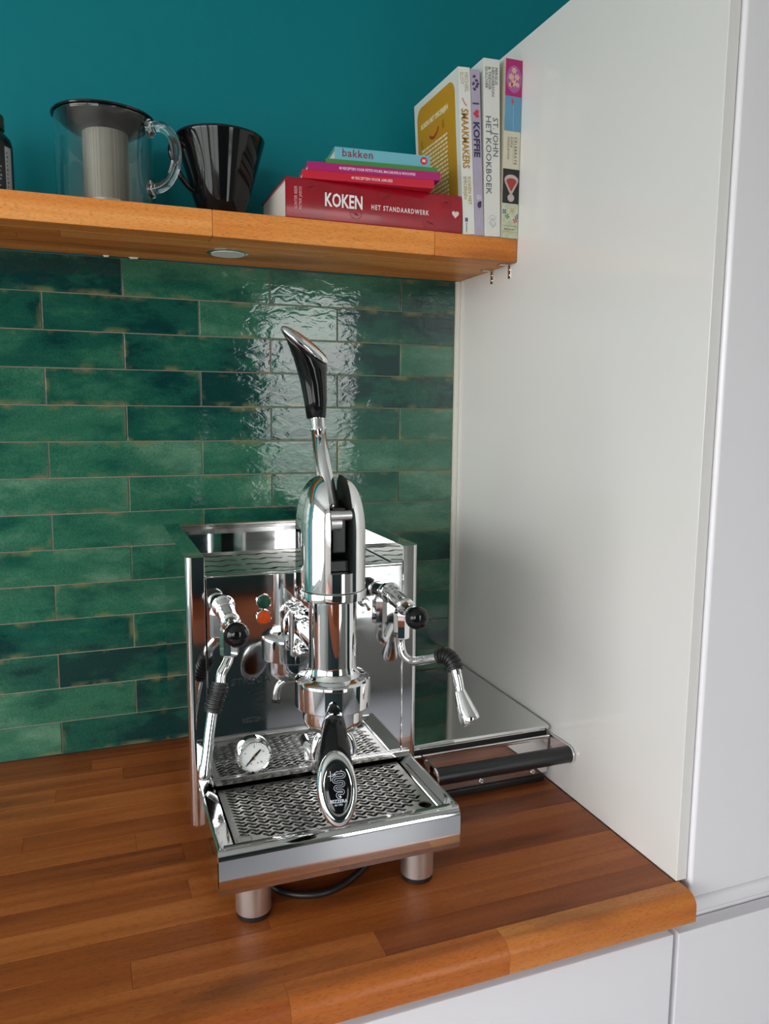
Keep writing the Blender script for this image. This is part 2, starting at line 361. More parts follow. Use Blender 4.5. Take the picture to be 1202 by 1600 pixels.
def window(name, plane, a0, a1, z0, z1, muls, bars=()):
    bm = bmesh.new(); f = .05
    def seg(p0, p1, q0, q1, d=.05):
        if plane == 'y': box(bm, p0, p1, YF-.06-d/2, YF-.06+d/2, q0, q1, bev=.004, seg=1)
        else: box(bm, XL-.06-d/2, XL-.06+d/2, p0, p1, q0, q1, bev=.004, seg=1)
    seg(a0, a0+f, z0, z1); seg(a1-f, a1, z0, z1); seg(a0+f, a1-f, z0, z0+f); seg(a0+f, a1-f, z1-f, z1)
    for q_ in bars: seg(a0+f, a1-f, q_-.018, q_+.018)
    for m_ in muls: seg(m_-.03, m_+.03, z0+f, z1-f)
    w = fin(name, bm, M['frame_white'], None, 'structure')
    bm = bmesh.new()
    if plane == 'y': vs = [bm.verts.new(q) for q in ((a0+f, YF-.06, z0+f), (a1-f, YF-.06, z0+f), (a1-f, YF-.06, z1-f), (a0+f, YF-.06, z1-f))]
    else: vs = [bm.verts.new(q) for q in ((XL-.06, a0+f, z0+f), (XL-.06, a1-f, z0+f), (XL-.06, a1-f, z1-f), (XL-.06, a0+f, z1-f))]
    bm.faces.new(vs); fin('pane', bm, M['pane'], w)
window('window_1', 'y', .270, .905, -.545, 1.300, [], [.16, .73])
window('fill_window', 'y', -2.85, -1.30, -.10, 1.45, [-2.075])  # unseen window added for more light from the front left
window('window_2', 'x', -3.05, -.45, -.325, 1.425, [-1.75])
# low cupboard across the room (only seen mirrored in the steel)
sb = thing('sideboard', 'dark green low sideboard with a brown wooden top, mirrored in the machine', 'sideboard', (-1.0, -2.75, ZF))
bx('body', M['dark_green'], sb, (-2.1, -.03, -3.0, -2.52, ZF, -.335), bev=.004)
bx('top', M['brown_top'], sb, (-2.12, .08, -3.02, -2.50, -.335, -.235), bev=.006)

dr2 = thing('reflection_cupboard', 'dark green upper cupboard added on the sideboard to darken the reflections in the machine', 'cupboard', (-.575, -3.0, -.235))  # added out of view to put dark bands into the chrome reflections
bx('body', M['dark_green'], dr2, (-1.20, .05, -3.195, -2.86, -.2345, 1.30), bev=.006)
for q in range(3): bx('door', M['dark_green'], dr2, (-1.195+q*.414, -1.195+q*.414+.410, -2.859, -2.842, -.225, 1.29), bev=.003)
bx('reflection_door', M['dark_green'], None, (XR-.045, XR-.002, -2.3, -1.35, ZF+.001, 1.15), bev=.004, kind='structure')  # unseen dark door, added to darken the right side of the chrome reflections

# ------------------------------------------------------------------ tiles
TH, TW = .0604789, .25
Z0 = -.0023310
g = bx('grout', M['grout'], wall, (-1.75, -.009, .0022, .009, .0005, .8443), label='grey brown grout behind the tiles')
def tile_mesh(w, h):
    bm = bmesh.new(); box(bm, -w/2, w/2, 0, .0062, -h/2, h/2, bev=.0011, seg=2)
    bmesh.ops.recalc_face_normals(bm, faces=bm.faces)
    me = bpy.data.meshes.new('tile'); bm.to_mesh(me); bm.free(); me.materials.append(M['tile'])
    me.polygons.foreach_set('use_smooth', [True]*len(me.polygons)); me.set_sharp_from_angle(angle=math.radians(50))
    return me
cache = {}
A0 = -.6237430
rt = random.Random(5)
for k in range(14):
    zb = max(Z0+k*TH, .0006); zt = Z0+(k+1)*TH
    ph = 0 if k % 2 else -.5
    xs = [A0+(ph+m)*TW for m in range(-5, 4)]
    for i in range(len(xs)-1):
        x0, x1 = xs[i], min(xs[i+1], -.0095)
        if x1-x0 < .01 or x0 < -1.8: continue
        gap = .0008
        w = round(x1-x0-2*gap, 4); h = round(zt-zb-2*gap, 4)
        if (w, h) not in cache: cache[(w, h)] = tile_mesh(w, h)
        o = link('tile', cache[(w, h)], None, wall); flat_normals(o)
        o.location = ((x0+x1)/2, rt.uniform(-.0004, .0005), (zb+zt)/2)
        o.rotation_euler = (rt.gauss(0, .0022), rt.gauss(0, .0012), rt.gauss(0, .0022))
bx('trim_1', M['seal'], None, (-.009, -.0002, -.006, .0085, .0005, .8462), bev=.0015, kind='structure')

# ------------------------------------------------------------------ worktop of beech staves
wt = thing('worktop', 'reddish brown oiled beech stave worktop with a rounded front edge', 'worktop', (-.8, -.35, -.036))
rw = random.Random(11)
NS = 15; SW = .6646/NS
def stave(nm, x0, x1, y0, y1, z0, z1, mat, parent, bev=.0003, seg=1):
    bm = bmesh.new(); gp = .00012
    box(bm, x0+gp, x1-gp, y0+gp, y1-gp, z0, z1, bev=bev, seg=seg)
    return fin(nm, bm, mat, parent, smooth=30)
for r in range(NS):
    x = -1.72 - rw.uniform(0, .4); y0 = -.6646+r*SW
    while x < -.0015:
        x1 = x+rw.uniform(.28, .62)
        if x1 > -.13: x1 = -.0012
        if x1 > -1.7: stave('stave', max(x, -1.7), x1, y0, y0+SW, -.036, 0, M['worktop'], wt)
        x = x1
# rounded nose stave
for x0, x1 in ((-1.7, -1.28), (-1.28, -.83), (-.83, -.515), (-.515, -.262), (-.262, .0040)):
    bm = bmesh.new(); pr = []
    for i in range(9):
        t = i/8*PI/2; pr.append((-.682-.016*math.sin(t), -.016+.016*math.cos(t)))
    pr = [(-.66475, 0)]+pr+[(-.698, -.034), (-.6965, -.036), (-.66475, -.036)]
    A = [bm.verts.new((x0+.00012, y, z)) for y, z in pr]; B_ = [bm.verts.new((x1-.00012, y, z)) for y, z in pr]
    for i in range(len(pr)):
        j = (i+1) % len(pr); bm.faces.new((A[i], A[j], B_[j], B_[i]))
    bm.faces.new(A[::-1]); bm.faces.new(B_)
    fin('stave', bm, M['nose'], wt, smooth=30)

# ------------------------------------------------------------------ wall shelf
sh = thing('wall_shelf', 'orange beech stave shelf mounted above the green tiles', 'shelf', (-.85, -.106, .8464))
rs = random.Random(3); SD = .2165/5
for r in range(5):
    y0 = -.2165+r*SD
    if r == 0: cuts = [-1.75, -1.3, -.92, -.60, -.4725, -.139, -.0012]
    else:
        cuts = [-1.75]
        while cuts[-1] < -.16: cuts.append(min(cuts[-1]+rs.uniform(.25, .5), -.0012))
        cuts[-1] = -.0012
    if r == 0: cuts = [-1.75, -1.3, -.92, -.505, -.152, -.0012]
    for x0, x1 in zip(cuts, cuts[1:]): stave('stave', x0, x1, y0, min(y0+SD, -.0002), .8464, .8841, M['shelf'], sh, bev=.0015 if r == 0 else .0003, seg=2 if r == 0 else 1)
# puck light in the underside
pl = thing('puck_light', 'round flat silver puck light under the shelf', 'lamp', (-.4647, -.1025, .842))
bm = bmesh.new(); lathe(bm, [(.0, -.0014), (.0275, -.0014), (.0305, -.0006), (.033, 0), (.033, .0006)], (-.4647, -.1025, .8458), n=48); fin('rim', bm, M['steel'], pl, smooth=40)
bm = bmesh.new(); lathe(bm, [(.0, -.0009), (.0265, -.0009), (.0265, 0)], (-.4647, -.1025, .8446), n=48); fin('lens', bm, simple('frosted_lens', srgb(232, 234, 230), .5), pl, smooth=40)
# shelf brackets
bgp = 'small steel angle brackets under the shelf end'
for i, (yb, lb) in enumerate(((-.131, 'small steel angle bracket under the shelf end, the one nearer the wall'), (-.193, 'small steel angle bracket under the shelf end, the one nearer the shelf front'))):
    b_ = thing('shelf_bracket', lb, 'bracket', (-.002, yb, .8464), group=bgp)
    bm = bmesh.new(); box(bm, -.0016, -.0002, yb-.005, yb+.005, .8235, .8462, bev=.0005, seg=1); fin('wall_leaf', bm, M['steel'], b_)
    bm = bmesh.new(); box(bm, -.022, -.0016, yb-.005, yb+.005, .8448, .8462, bev=.0005, seg=1); fin('shelf_leaf', bm, M['steel'], b_)
    for z in (.829, .838):
        bm = bmesh.new(); lathe(bm, [(.0, .0012), (.0018, .001), (.0026, 0)], (-.0016, yb, z), (-1, 0, 0), n=12); fin('screw', bm, M['chrome'], b_, smooth=40)

# leftover plaster crumbs in the joint above the tiles
for i, (x, w, dx) in enumerate(((-.652, .010, 0), (-.612, .016, .004))):
    bm = bmesh.new(); poly(bm, [(0, .0012), (w*.35, .0022), (w, .0016), (w*.9, -.0004), (w*.25, -.0012)], (x, -.0030, .8448), (1, 0, 0), (0, 0, 1), th=.003)
    o = fin('plaster_crumb', bm, M['seal']); tag(o, ('short' if i == 0 else 'longer')+' white plaster crumb in the joint between the tiles and the shelf', 'crumb', 'white plaster crumbs under the shelf')

# ------------------------------------------------------------------ tall cabinet and base units
tcab = thing('tall_cabinet', 'tall white gloss cabinet standing right of the worktop', 'cabinet', (.3, -.33, ZF))
bx('side_panel', M['gloss_side'], tcab, (0, .0165, -.6646, .0088, .0004, 1.197), bev=.0006, seg=1)
bx('carcass', M['gloss'], tcab, (.0175, .60, -.647, .0088, ZF+.1, 1.195))
bx('upper_door', M['gloss'], tcab, (.0185, .597, -.6700, -.649, -.026, 1.193), bev=.0045, seg=4)
bx('handle_rail', M['gloss'], tcab, (.0052, .597, -.6655, -.6465, -.0550, -.0305), bev=.009, seg=6)
bx('lower_door', M['gloss'], tcab, (.0052, .597, -.6700, -.649, ZF+.12, -.0705), bev=.002, seg=2)
bx('plinth', M['gloss'], tcab, (.0175, .60, -.61, -.59, ZF, ZF+.1))
for i, (x0, x1, lb) in enumerate(((-.6, -.0015, 'white gloss base unit under the worktop, beside the tall cabinet'), (-1.2, -.6015, 'white gloss base unit under the worktop, further from the tall cabinet'))):
    bc = thing('base_cabinet', lb, 'cabinet', ((x0+x1)/2, -.33, ZF), group='white base units under the worktop')
    bx('carcass', M['gloss'], bc, (x0+.001, x1-.001, -.648, -.005, ZF+.1, -.0385))
    bx('door', M['gloss'], bc, (x0+.0015, x1-.0015, -.670, -.649, ZF+.12, -.0695), bev=.002, seg=2)
    bx('recessed_rail', M['gloss'], bc, (x0+.001, x1-.001, -.6605, -.6482, -.062, -.0385), bev=.002, seg=2)
    bx('plinth', M['gloss'], bc, (x0+.001, x1-.001, -.61, -.59, ZF, ZF+.1))
#@@PART2

# ------------------------------------------------------------------ espresso machine
em = thing('espresso_machine', 'polished steel lever espresso machine with drip tray, gauge and two steam wands', 'coffee machine', (-.4167, -.34, 0))
BXL, BXR, YP, ZT = -.5772, -.2562, -.410, .411
def prism(bm, pts, z0, z1):
    lo = [bm.verts.new((x, y, z0)) for x, y in pts]; hi = [bm.verts.new((x, y, z1)) for x, y in pts]
    bm.faces.new(hi); bm.faces.new(lo[::-1])
    for i in range(len(pts)):
        j = (i+1) % len(pts); bm.faces.new((lo[i], lo[j], hi[j], hi[i]))
for sgn, xo in ((1, BXL), (-1, BXR)):
    r = .0095; pts = []
    for i in range(9):
        t = PI-(-PI/2)*0-i/8*PI/2
        pts.append((xo+sgn*(r-r*math.cos(i/8*PI/2)), YP+r-r*math.sin(i/8*PI/2)))
    pts += [(xo+sgn*.0232, YP), (xo+sgn*.0242, YP+.001), (xo+sgn*.0242, -.10), (xo, -.10)]
    bm = bmesh.new(); prism(bm, pts, .0505, ZT)
    fin('side_panel', bm, M['mirror'], em, smooth=30)
bx('front_panel', M['mirror'], em, (-.5518, -.2812, YP, YP+.004, .106, .3835), bev=.0006, seg=2)
bx('panel_lip', M['steel'], em, (-.5505, -.2680, YP-.0045, YP-.0003, .1035, .1125), bev=.0012, seg=2)
bx('top_lip', M['steel'], em, (-.5522, -.2808, YP+.0002, YP+.012, .3845, .3872), bev=.0008, seg=2)
bx('base_plate', M['steel'], em, (-.5525, -.2808, -.408, -.10, .0515, .056))
bx('rear_panel', M['mirror'], em, (-.5526, -.2806, -.105, -.1005, .056, .4095), bev=.0005, seg=1)
bx('rear_rim', M['steel'], em, (-.5526, -.2806, -.109, -.1052, .4055, .4098), bev=.0008, seg=1)
bx('top_plate', M['mirror'], em, (-.5526, -.2806, -.222, -.1055, .3755, .378))
bx('grate_shade_sheet', M['dark'], em, (-.5526, -.2806, -.400, -.2225, .366, .3665))  # dark sheet stands in for the shade below the cup grate

def slot_pts(x0, x1, yf, hw, amp, lam):
    n_ = max(5, int((x1-x0)/.0012)); up = []; dn = []
    f = lambda x: yf+amp*math.sin(2*PI*x/lam)
    for i in range(n_+1):
        x = x0+(x1-x0)*i/n_; d = 2*PI/lam*amp*math.cos(2*PI*x/lam); l = math.hypot(1, d)
        up.append((x-d/l*hw, f(x)+hw/l)); dn.append((x+d/l*hw, f(x)-hw/l))
    def cap(x, s):
        d = 2*PI/lam*amp*math.cos(2*PI*x/lam); a0 = math.atan2(d, 1)
        return [(x+hw*math.cos(a0+s*(PI/2-k*PI/4)+(PI if s < 0 else 0)), f(x)+hw*math.sin(a0+s*(PI/2-k*PI/4)+(PI if s < 0 else 0))) for k in (1, 2, 3)]
    return up+cap(x1, 1)+dn[::-1]+[(x0+hw*math.cos(math.atan2(2*PI/lam*amp*math.cos(2*PI*x0/lam), 1)-PI/2-k*PI/4), f(x0)+hw*math.sin(math.atan2(2*PI/lam*amp*math.cos(2*PI*x0/lam), 1)-PI/2-k*PI/4)) for k in (1, 2, 3)]
def perforated(name, rect, z0, z1, holes, mat, parent):
    cu = bpy.data.curves.new(name, 'CURVE'); cu.dimensions = '2D'; cu.fill_mode = 'BOTH'; cu.extrude = (z1-z0)/2
    def sp(pts):
        s = cu.splines.new('POLY'); s.points.add(len(pts)-1); s.use_cyclic_u = True
        for i, (x, y) in enumerate(pts): s.points[i].co = (x, y, 0, 1)
    x0, x1, y0, y1 = rect; sp([(x0, y0), (x1, y0), (x1, y1), (x0, y1)])
    for h in holes: sp(h)
    t = bpy.data.objects.new('tmp', cu); COL.objects.link(t)
    me = bpy.data.meshes.new_from_object(t.evaluated_get(bpy.context.evaluated_depsgraph_get())); bpy.data.objects.remove(t)
    me.transform(Matrix.Translation((0, 0, (z0+z1)/2))); me.materials.clear(); me.name = name
    return link(name, me, mat, parent)
def wave_field(x0, x1, y0, y1, rowp, pit, ln, hw, amp, lam, skip=()):
    H = []; k = 0; y = y1
    while y > y0:
        off = (k % 2)*pit/2; x = x0-pit+off
        while x < x1:
            a_ = max(x, x0); b_ = min(x+ln, x1)
            if b_-a_ > .0035 and not any(abs((a_+b_)/2-q[0]) < q[2]+(b_-a_)/2 and abs(y-q[1]) < q[3] for q in skip): H.append(slot_pts(a_, b_, y, hw, amp, lam))
            x += pit
        y -= rowp; k += 1
    return H
# drip tray
dt = bmesh.new()
def ext_x(bm, prof, x0, x1):
    A = [bm.verts.new((x0, y, z)) for y, z in prof]; B_ = [bm.verts.new((x1, y, z)) for y, z in prof]
    for i in range(len(prof)):
        j = (i+1) % len(prof); bm.faces.new((A[i], A[j], B_[j], B_[i]))
    bm.faces.new(A[::-1]); bm.faces.new(B_)
TXL, TXR, TY = -.5670, -.2656, -.575
fr = [(TY, .0525), (TY, .094)]+[(TY+.010-.010*math.cos(i/6*PI/2), .094+.010*math.sin(i/6*PI/2)) for i in range(1, 7)]+[(TY+.0165, .1035), (TY+.0175, .098), (TY+.0175, .092), (TY+.002, .090), (TY+.002, .0525)]
ext_x(dt, fr, TXL+.0003, TXR-.0003)
tray = fin('drip_tray', dt, M['mirror'], em, smooth=30)
for sgn, xo in ((1, TXL), (-1, TXR)):
    bm = bmesh.new()
    prf = [(0, .0525), (0, .1040), (.0008, .1052), (.0022, .1056), (.0045, .1050), (.0205, .0992), (.0215, .0975), (.0215, .092), (.0195, .092), (.0190, .0972), (.0022, .1030), (.0018, .0525)]
    A = [bm.verts.new((xo+sgn*x, TY+.006, z)) for x, z in prf]; B_ = [bm.verts.new((xo+sgn*x, YP-.001, z)) for x, z in prf]
    for i in range(len(prf)):
        j = (i+1) % len(prf); bm.faces.new((A[i], A[j], B_[j], B_[i]))
    bm.faces.new(A); bm.faces.new(B_[::-1])
    fin('tray_side', bm, M['mirror'], tray, smooth=30)
bx('tray_floor', M['steel'], tray, (TXL+.002, TXR-.002, TY+.002, YP-.001, .0525, .056))
bx('tray_basin', M['dark'], tray, (TXL+.022, TXR-.022, TY+.02, YP-.003, .0565, .0600))  # steel basin coloured black for the shade under the drip grate
gx0, gx1, gy0, gy1 = TXL+.0235, TXR-.0235, TY+.0192, YP-.0055
hol = wave_field(gx0+.010, gx1-.008, gy0+.009, gy1-.006, .0076, .0262, .0208, .0022, .0023, .0131, skip=((gx0+.010, gy0+.009, .007, .008), (gx1-.009, gy0+.0145, .0075, .008)))
hol += [circ(gx1-.0105, gy0+.0145, .0085, n=28)]
gt = perforated('drip_grate', (gx0, gx1, gy0, gy1), .0962, .0982, hol, M['grate'], em)
bm = bmesh.new(); lathe(bm, [(.0085, .0983), (.0090, .0986), (.0078, .0986), (.0074, .0983)], (gx0+.0115, gy0+.0105, 0), n=28, cap0=False, cap1=False); fin('corner_recess', bm, M['steel'], gt, smooth=60)
# cup grate on top
hol = []
for a_, b_ in ((-.545, -.492), (-.480, -.424), (-.410, -.354), (-.342, -.289)):
    hol += wave_field(a_, b_, -.382, -.240, .0185, .120, .0560, .0034, .0040, .030)
cg = perforated('cup_grate', (-.5505, -.2828, -.397, -.2235), .3786, .3795, hol, M['grate'], em)
bx('grate_edge', M['steel'], em, (-.5505, -.2828, -.2250, -.2230, .3762, .3825), bev=.0005, seg=1)

# feet
for fx, fy in ((-.5215, -.5395), (-.3085, -.5380), (-.5215, -.150), (-.3085, -.150)):
    bm = bmesh.new(); lathe(bm, [(.0195, .0062), (.0210, .0072), (.0210, .0505), (.0205, .0512)], (fx, fy, 0), n=40); f = fin('foot', bm, M['brushed'], em, smooth=40)
    bm = bmesh.new(); lathe(bm, [(.0190, 0), (.0202, .0008), (.0202, .0062)], (fx, fy, .0001), n=40); fin('rubber_pad', bm, M['rubber'], f, smooth=40)
# power cord
bm = bmesh.new(); tube(bm, smoothpath([(-.45, -.16, .045), (-.47, -.22, .012), (-.50, -.36, .0046), (-.497, -.46, .0046), (-.484, -.515, .0046), (-.4389, -.5385, .0046), (-.3900, -.520, .0046), (-.345, -.47, .0046), (-.325, -.36, .0046), (-.34, -.20, .0046), (-.36, -.02, .0046)], 8), .0044, n=12)
fin('power_cord', bm, M['rubber'], em, smooth=180, label='black power cord coiled under the machine')

# indicator lamps, switch, gauge
for nm, z, mt_, lb in (('green_lamp', .3474, 'lamp_green', 'unlit dark green indicator lamp'), ('amber_lamp', .3267, 'lamp_amber', 'glowing orange indicator lamp')):
    bm = bmesh.new(); lathe(bm, [(.0103, 0), (.0103, .002), (.0095, .0028), (.0086, .0028)], (-.4780, YP-.0002, z), (0, -1, 0), n=36); o = fin(nm, bm, M['chrome'], em, smooth=40, label=lb)
    bm = bmesh.new(); lathe(bm, [(.0085, .0020), (.0085, .0032), (.0070, .0042), (.0035, .0048), (0, .0049)], (-.4780, YP-.0002, z), (0, -1, 0), n=36); fin('lens', bm, M[mt_], o, smooth=60)
bm = bmesh.new(); lathe(bm, [(.0075, 0), (.0075, .002), (.0055, .0045), (.0045, .0085), (.0040, .0085)], (-.3385, YP-.0002, .3362), (0, -1, 0), n=28); sw = fin('toggle_switch', bm, M['chrome'], em, smooth=40)
bm = bmesh.new(); tube(bm, [(-.3385, YP-.006, .3362), (-.3383, YP-.016, .3325), (-.3380, YP-.021, .3300)], [.0016, .0020, .0028], n=12); fin('switch_lever', bm, M['chrome'], sw, smooth=60)
text('switch_marking', 'I', .0075, (-.3390, YP-.0006, .3475), (1, 0, 0), (0, 0, 1), M['ink'], em)
text('switch_marking', '0', .0065, (-.3408, YP-.0006, .3185), (1, 0, 0), (0, 0, 1), M['ink'], em)
bm = bmesh.new(); lathe(bm, [(.0215, 0), (.0238, .001), (.0238, .0065), (.0230, .0098), (.0214, .0108), (.0200, .0100), (.0196, .0070)], (-.4945, YP-.0002, .1395), (0, -1, 0), n=56, cap1=False); gg = fin('pressure_gauge', bm, M['chrome'], em, smooth=40)
bm = bmesh.new(); lathe(bm, [(.0197, .0040), (.0197, .0065), (0, .0065)], (-.4945, YP-.0002, .1395), (0, -1, 0), n=48, cap0=True, cap1=False); fin('dial_face', bm, M['ivory'], gg, smooth=40)
bm = bmesh.new(); gy = YP-.0070
for i in range(25):
    t = math.radians(225-i*270/24); L_ = .0028 if i % 4 == 0 else .0016
    c_, s_ = math.cos(t), math.sin(t)
    ribbon(bm, [(.0178*c_, .0178*s_), ((.0178-L_)*c_, (.0178-L_)*s_)], .0004, (-.4945, gy, .1395), (1, 0, 0), (0, 0, 1))
fin('dial_ticks', bm, M['ink'], gg)
for i, s_ in enumerate(('0', '4', '8', '12', '16')):
    t = math.radians(225-i*270/4); text('dial_numeral', s_, .0034, (-.4945+.0130*math.cos(t), gy, .1395+.0130*math.sin(t)-.0012), (1, 0, 0), (0, 0, 1), M['ink'], gg, align='CENTER')
text('dial_numeral', 'bar', .0028, (-.4945, gy, .1337), (1, 0, 0), (0, 0, 1), M['ink'], gg, align='CENTER')
bm = bmesh.new(); poly(bm, [(-.0115, -.0125), (-.0110, -.0132), (.0015, -.0012), (.0095, .0075), (.0078, .0088), (-.0010, .0012)], (-.4945, gy-.0008, .1395), (1, 0, 0), (0, 0, 1), th=.0004); fin('needle', bm, M['ink'], gg)
bm = bmesh.new(); lathe(bm, [(.0016, 0), (.0016, .0012), (0, .0014)], (-.4945, gy-.0008, .1395), (0, -1, 0), n=20)
for dx in (-.0040, .0045): lathe(bm, [(.0010, 0), (0, .0004)], (-.4945+dx, gy-.0001, .1292), (0, -1, 0), n=10)
fin('needle_hub', bm, M['gold'], gg, smooth=40)
# print on the front panel
text('panel_lettering', 'STREGA', .0125, (-.5230, YP-.0006, .2375), (1, 0, 0), (0, 0, 1), M['ink'], em, xs=1.12, spacing=1.1)
text('panel_lettering', 'Italy', .0088, (-.4690, YP-.0006, .2065), (1, 0, 0), (0, 0, 1), M['ink'], em, bold=.0002, xs=.9)
text('panel_lettering', 'BEZZERA', .0085, (-.5085, YP-.0006, .1845), (1, 0, 0), (0, 0, 1), M['ink'], em, bold=.0002, xs=.93)
SN = [(395, 925), (430, 908), (470, 905), (505, 908), (520, 930), (505, 955), (470, 958), (400, 962), (382, 985), (400, 1008), (450, 1008), (492, 1010), (508, 1033), (492, 1056), (450, 1057), (412, 1058), (396, 1078), (412, 1100), (450, 1102), (482, 1105), (497, 1124), (484, 1142), (440, 1137), (420, 1150), (424, 1172), (440, 1184), (466, 1172)]
def snake(parent, org, xd, yd, sc, m1, m2, n1='snake_emblem'):
    k = lambda P: [((x-432)*sc, -(y-1070)*sc) for x, y in P]
    P = [(v.x, v.y) for v in smoothpath([(x, y, 0) for x, y in SN], 4)]
    bm = bmesh.new(); ribbon(bm, k(P), 28*sc, org, xd, yd, th=.0002)
    ribbon(bm, k([(352, 880), (352, 992)]), 8*sc, org, xd, yd, th=.0002); ribbon(bm, k([(320, 938), (392, 936)]), 8*sc, org, xd, yd, th=.0002)
    ribbon(bm, k([(392, 936), (372, 912)]), 7*sc, org, xd, yd, th=.0002); ribbon(bm, k([(480, 878), (486, 900)]), 9*sc, org, xd, yd, th=.0002); ribbon(bm, k([(428, 886), (440, 900)]), 7*sc, org, xd, yd, th=.0002)
    a_ = fin(n1, bm, m1, parent)
    bm = bmesh.new(); ribbon(bm, k(P[2:-3]), 17*sc, org, xd, yd, th=.00035); fin('emblem_fill', bm, m2, a_ if parent is em else parent)
snake(em, (-.4880, YP-.0004, .2130), (1, 0, 0), (0, 0, 1), .000105, M['ink'], M['mirror'])
# cup pictogram, top right
bm = bmesh.new(); o3 = (-.3022, YP-.0004, .3700)
ribbon(bm, [(-.0040, .0060), (.0040, .0060), (.0036, .0035), (.0012, .0022), (-.0012, .0022), (-.0036, .0035)], .0005, o3, (1, 0, 0), (0, 0, 1), closed=True)
ribbon(bm, [(0, .0022), (0, -.0025)], .0005, o3, (1, 0, 0), (0, 0, 1))
for q in range(3): ribbon(bm, [(-.0038, -.0035-q*.0017), (.0038, -.0035-q*.0017)], .0004, o3, (1, 0, 0), (0, 0, 1))
fin('cup_pictogram', bm, M['ink'], em)

# group head
XC, YG = -.4135, -.510
bm = bmesh.new()
lathe(bm, [(.034, .2365), (.0462, .2372), (.0470, .2390), (.0470, .2665), (.0462, .2700), (.0440, .2722), (.0400, .2735), (.0345, .2752), (.0308, .2800), (.0296, .2850), (.0293, .2900), (.0293, .3700), (.0300, .3715), (.0395, .3718), (.0408, .3725), (.0410, .3745), (.0410, .3815), (.0402, .3830), (.036, .3835)], (XC, YG, 0), n=72)
gh = fin('group_head', bm, M['chrome'], em, smooth=32)
bm = bmesh.new(); lathe(bm, [(.0255, .0000), (.0255, .035), (.0240, .045), (.0240, .085)], (XC, YP-.002, .307), (0, -1, 0), n=48); fin('group_neck', bm, M['chrome'], gh, smooth=40)
bm = bmesh.new(); lathe(bm, [(.040, 0), (.040, .004), (.0385, .0065), (.030, .0075), (.028, .012)], (XC, YP-.0008, .307), (0, -1, 0), n=56); fin('neck_flange', bm, M['chrome'], gh, smooth=40)
bx('mounting_plate', M['chrome'], gh, (XC-.0335, XC+.0335, YP-.022, YP-.0085, .2735, .3400), bev=.005, seg=4)
for sx_ in (-1, 1):
    for z in (.2840, .3298):
        bm = bmesh.new(); lathe(bm, [(.0072, 0), (.0072, .0012), (.0050, .0016), (.0050, .0062), (.0042, .0070), (.0026, .0070), (.0022, .0035), (0, .0034)], (XC+sx_*.0240, YP-.0219, z), (0, -1, 0), n=24); fin('bolt', bm, M['chrome'], gh, smooth=40)
bx('rear_housing', M['chrome'], gh, (XC-.021, XC+.021, YG+.020, YP-.002, .342, .392), bev=.008, seg=4)
# cover: one band below, two lobes above with the lever slot between
bm = bmesh.new(); RC = .0398
def uplan(s, yb=.024, n_=24):
    pts = []
    cy = YG+.010*(1-s)
    for i in range(n_+1):
        t = PI+i/n_*PI; pts.append((XC+RC*s*math.cos(t), cy+RC*s*math.sin(t)))
    rb = .010*s
    for i in range(5):
        t = i/4*PI/2; pts.append((XC+RC*s-rb+rb*math.cos(t), cy+yb*s+rb*math.sin(t)))
    for i in range(5):
        t = PI/2+i/4*PI/2; pts.append((XC-RC*s+rb+rb*math.cos(t), cy+yb*s+rb*math.sin(t)))
    return pts
cov = bmesh.new(); lv = []
for z, s in ((.3836, .985), (.3846, 1), (.4075, 1)):
    lv.append([cov.verts.new((x, y, z)) for x, y in uplan(s)])
for a_, b_ in zip(lv, lv[1:]):
    for i in range(len(a_)): j = (i+1) % len(a_); cov.faces.new((a_[i], a_[j], b_[j], b_[i]))
cov.faces.new(lv[0][::-1]); cov.faces.new(lv[-1])
hood = fin('group_cover', cov, M['chrome'], em, smooth=35)
SLOT = .0137
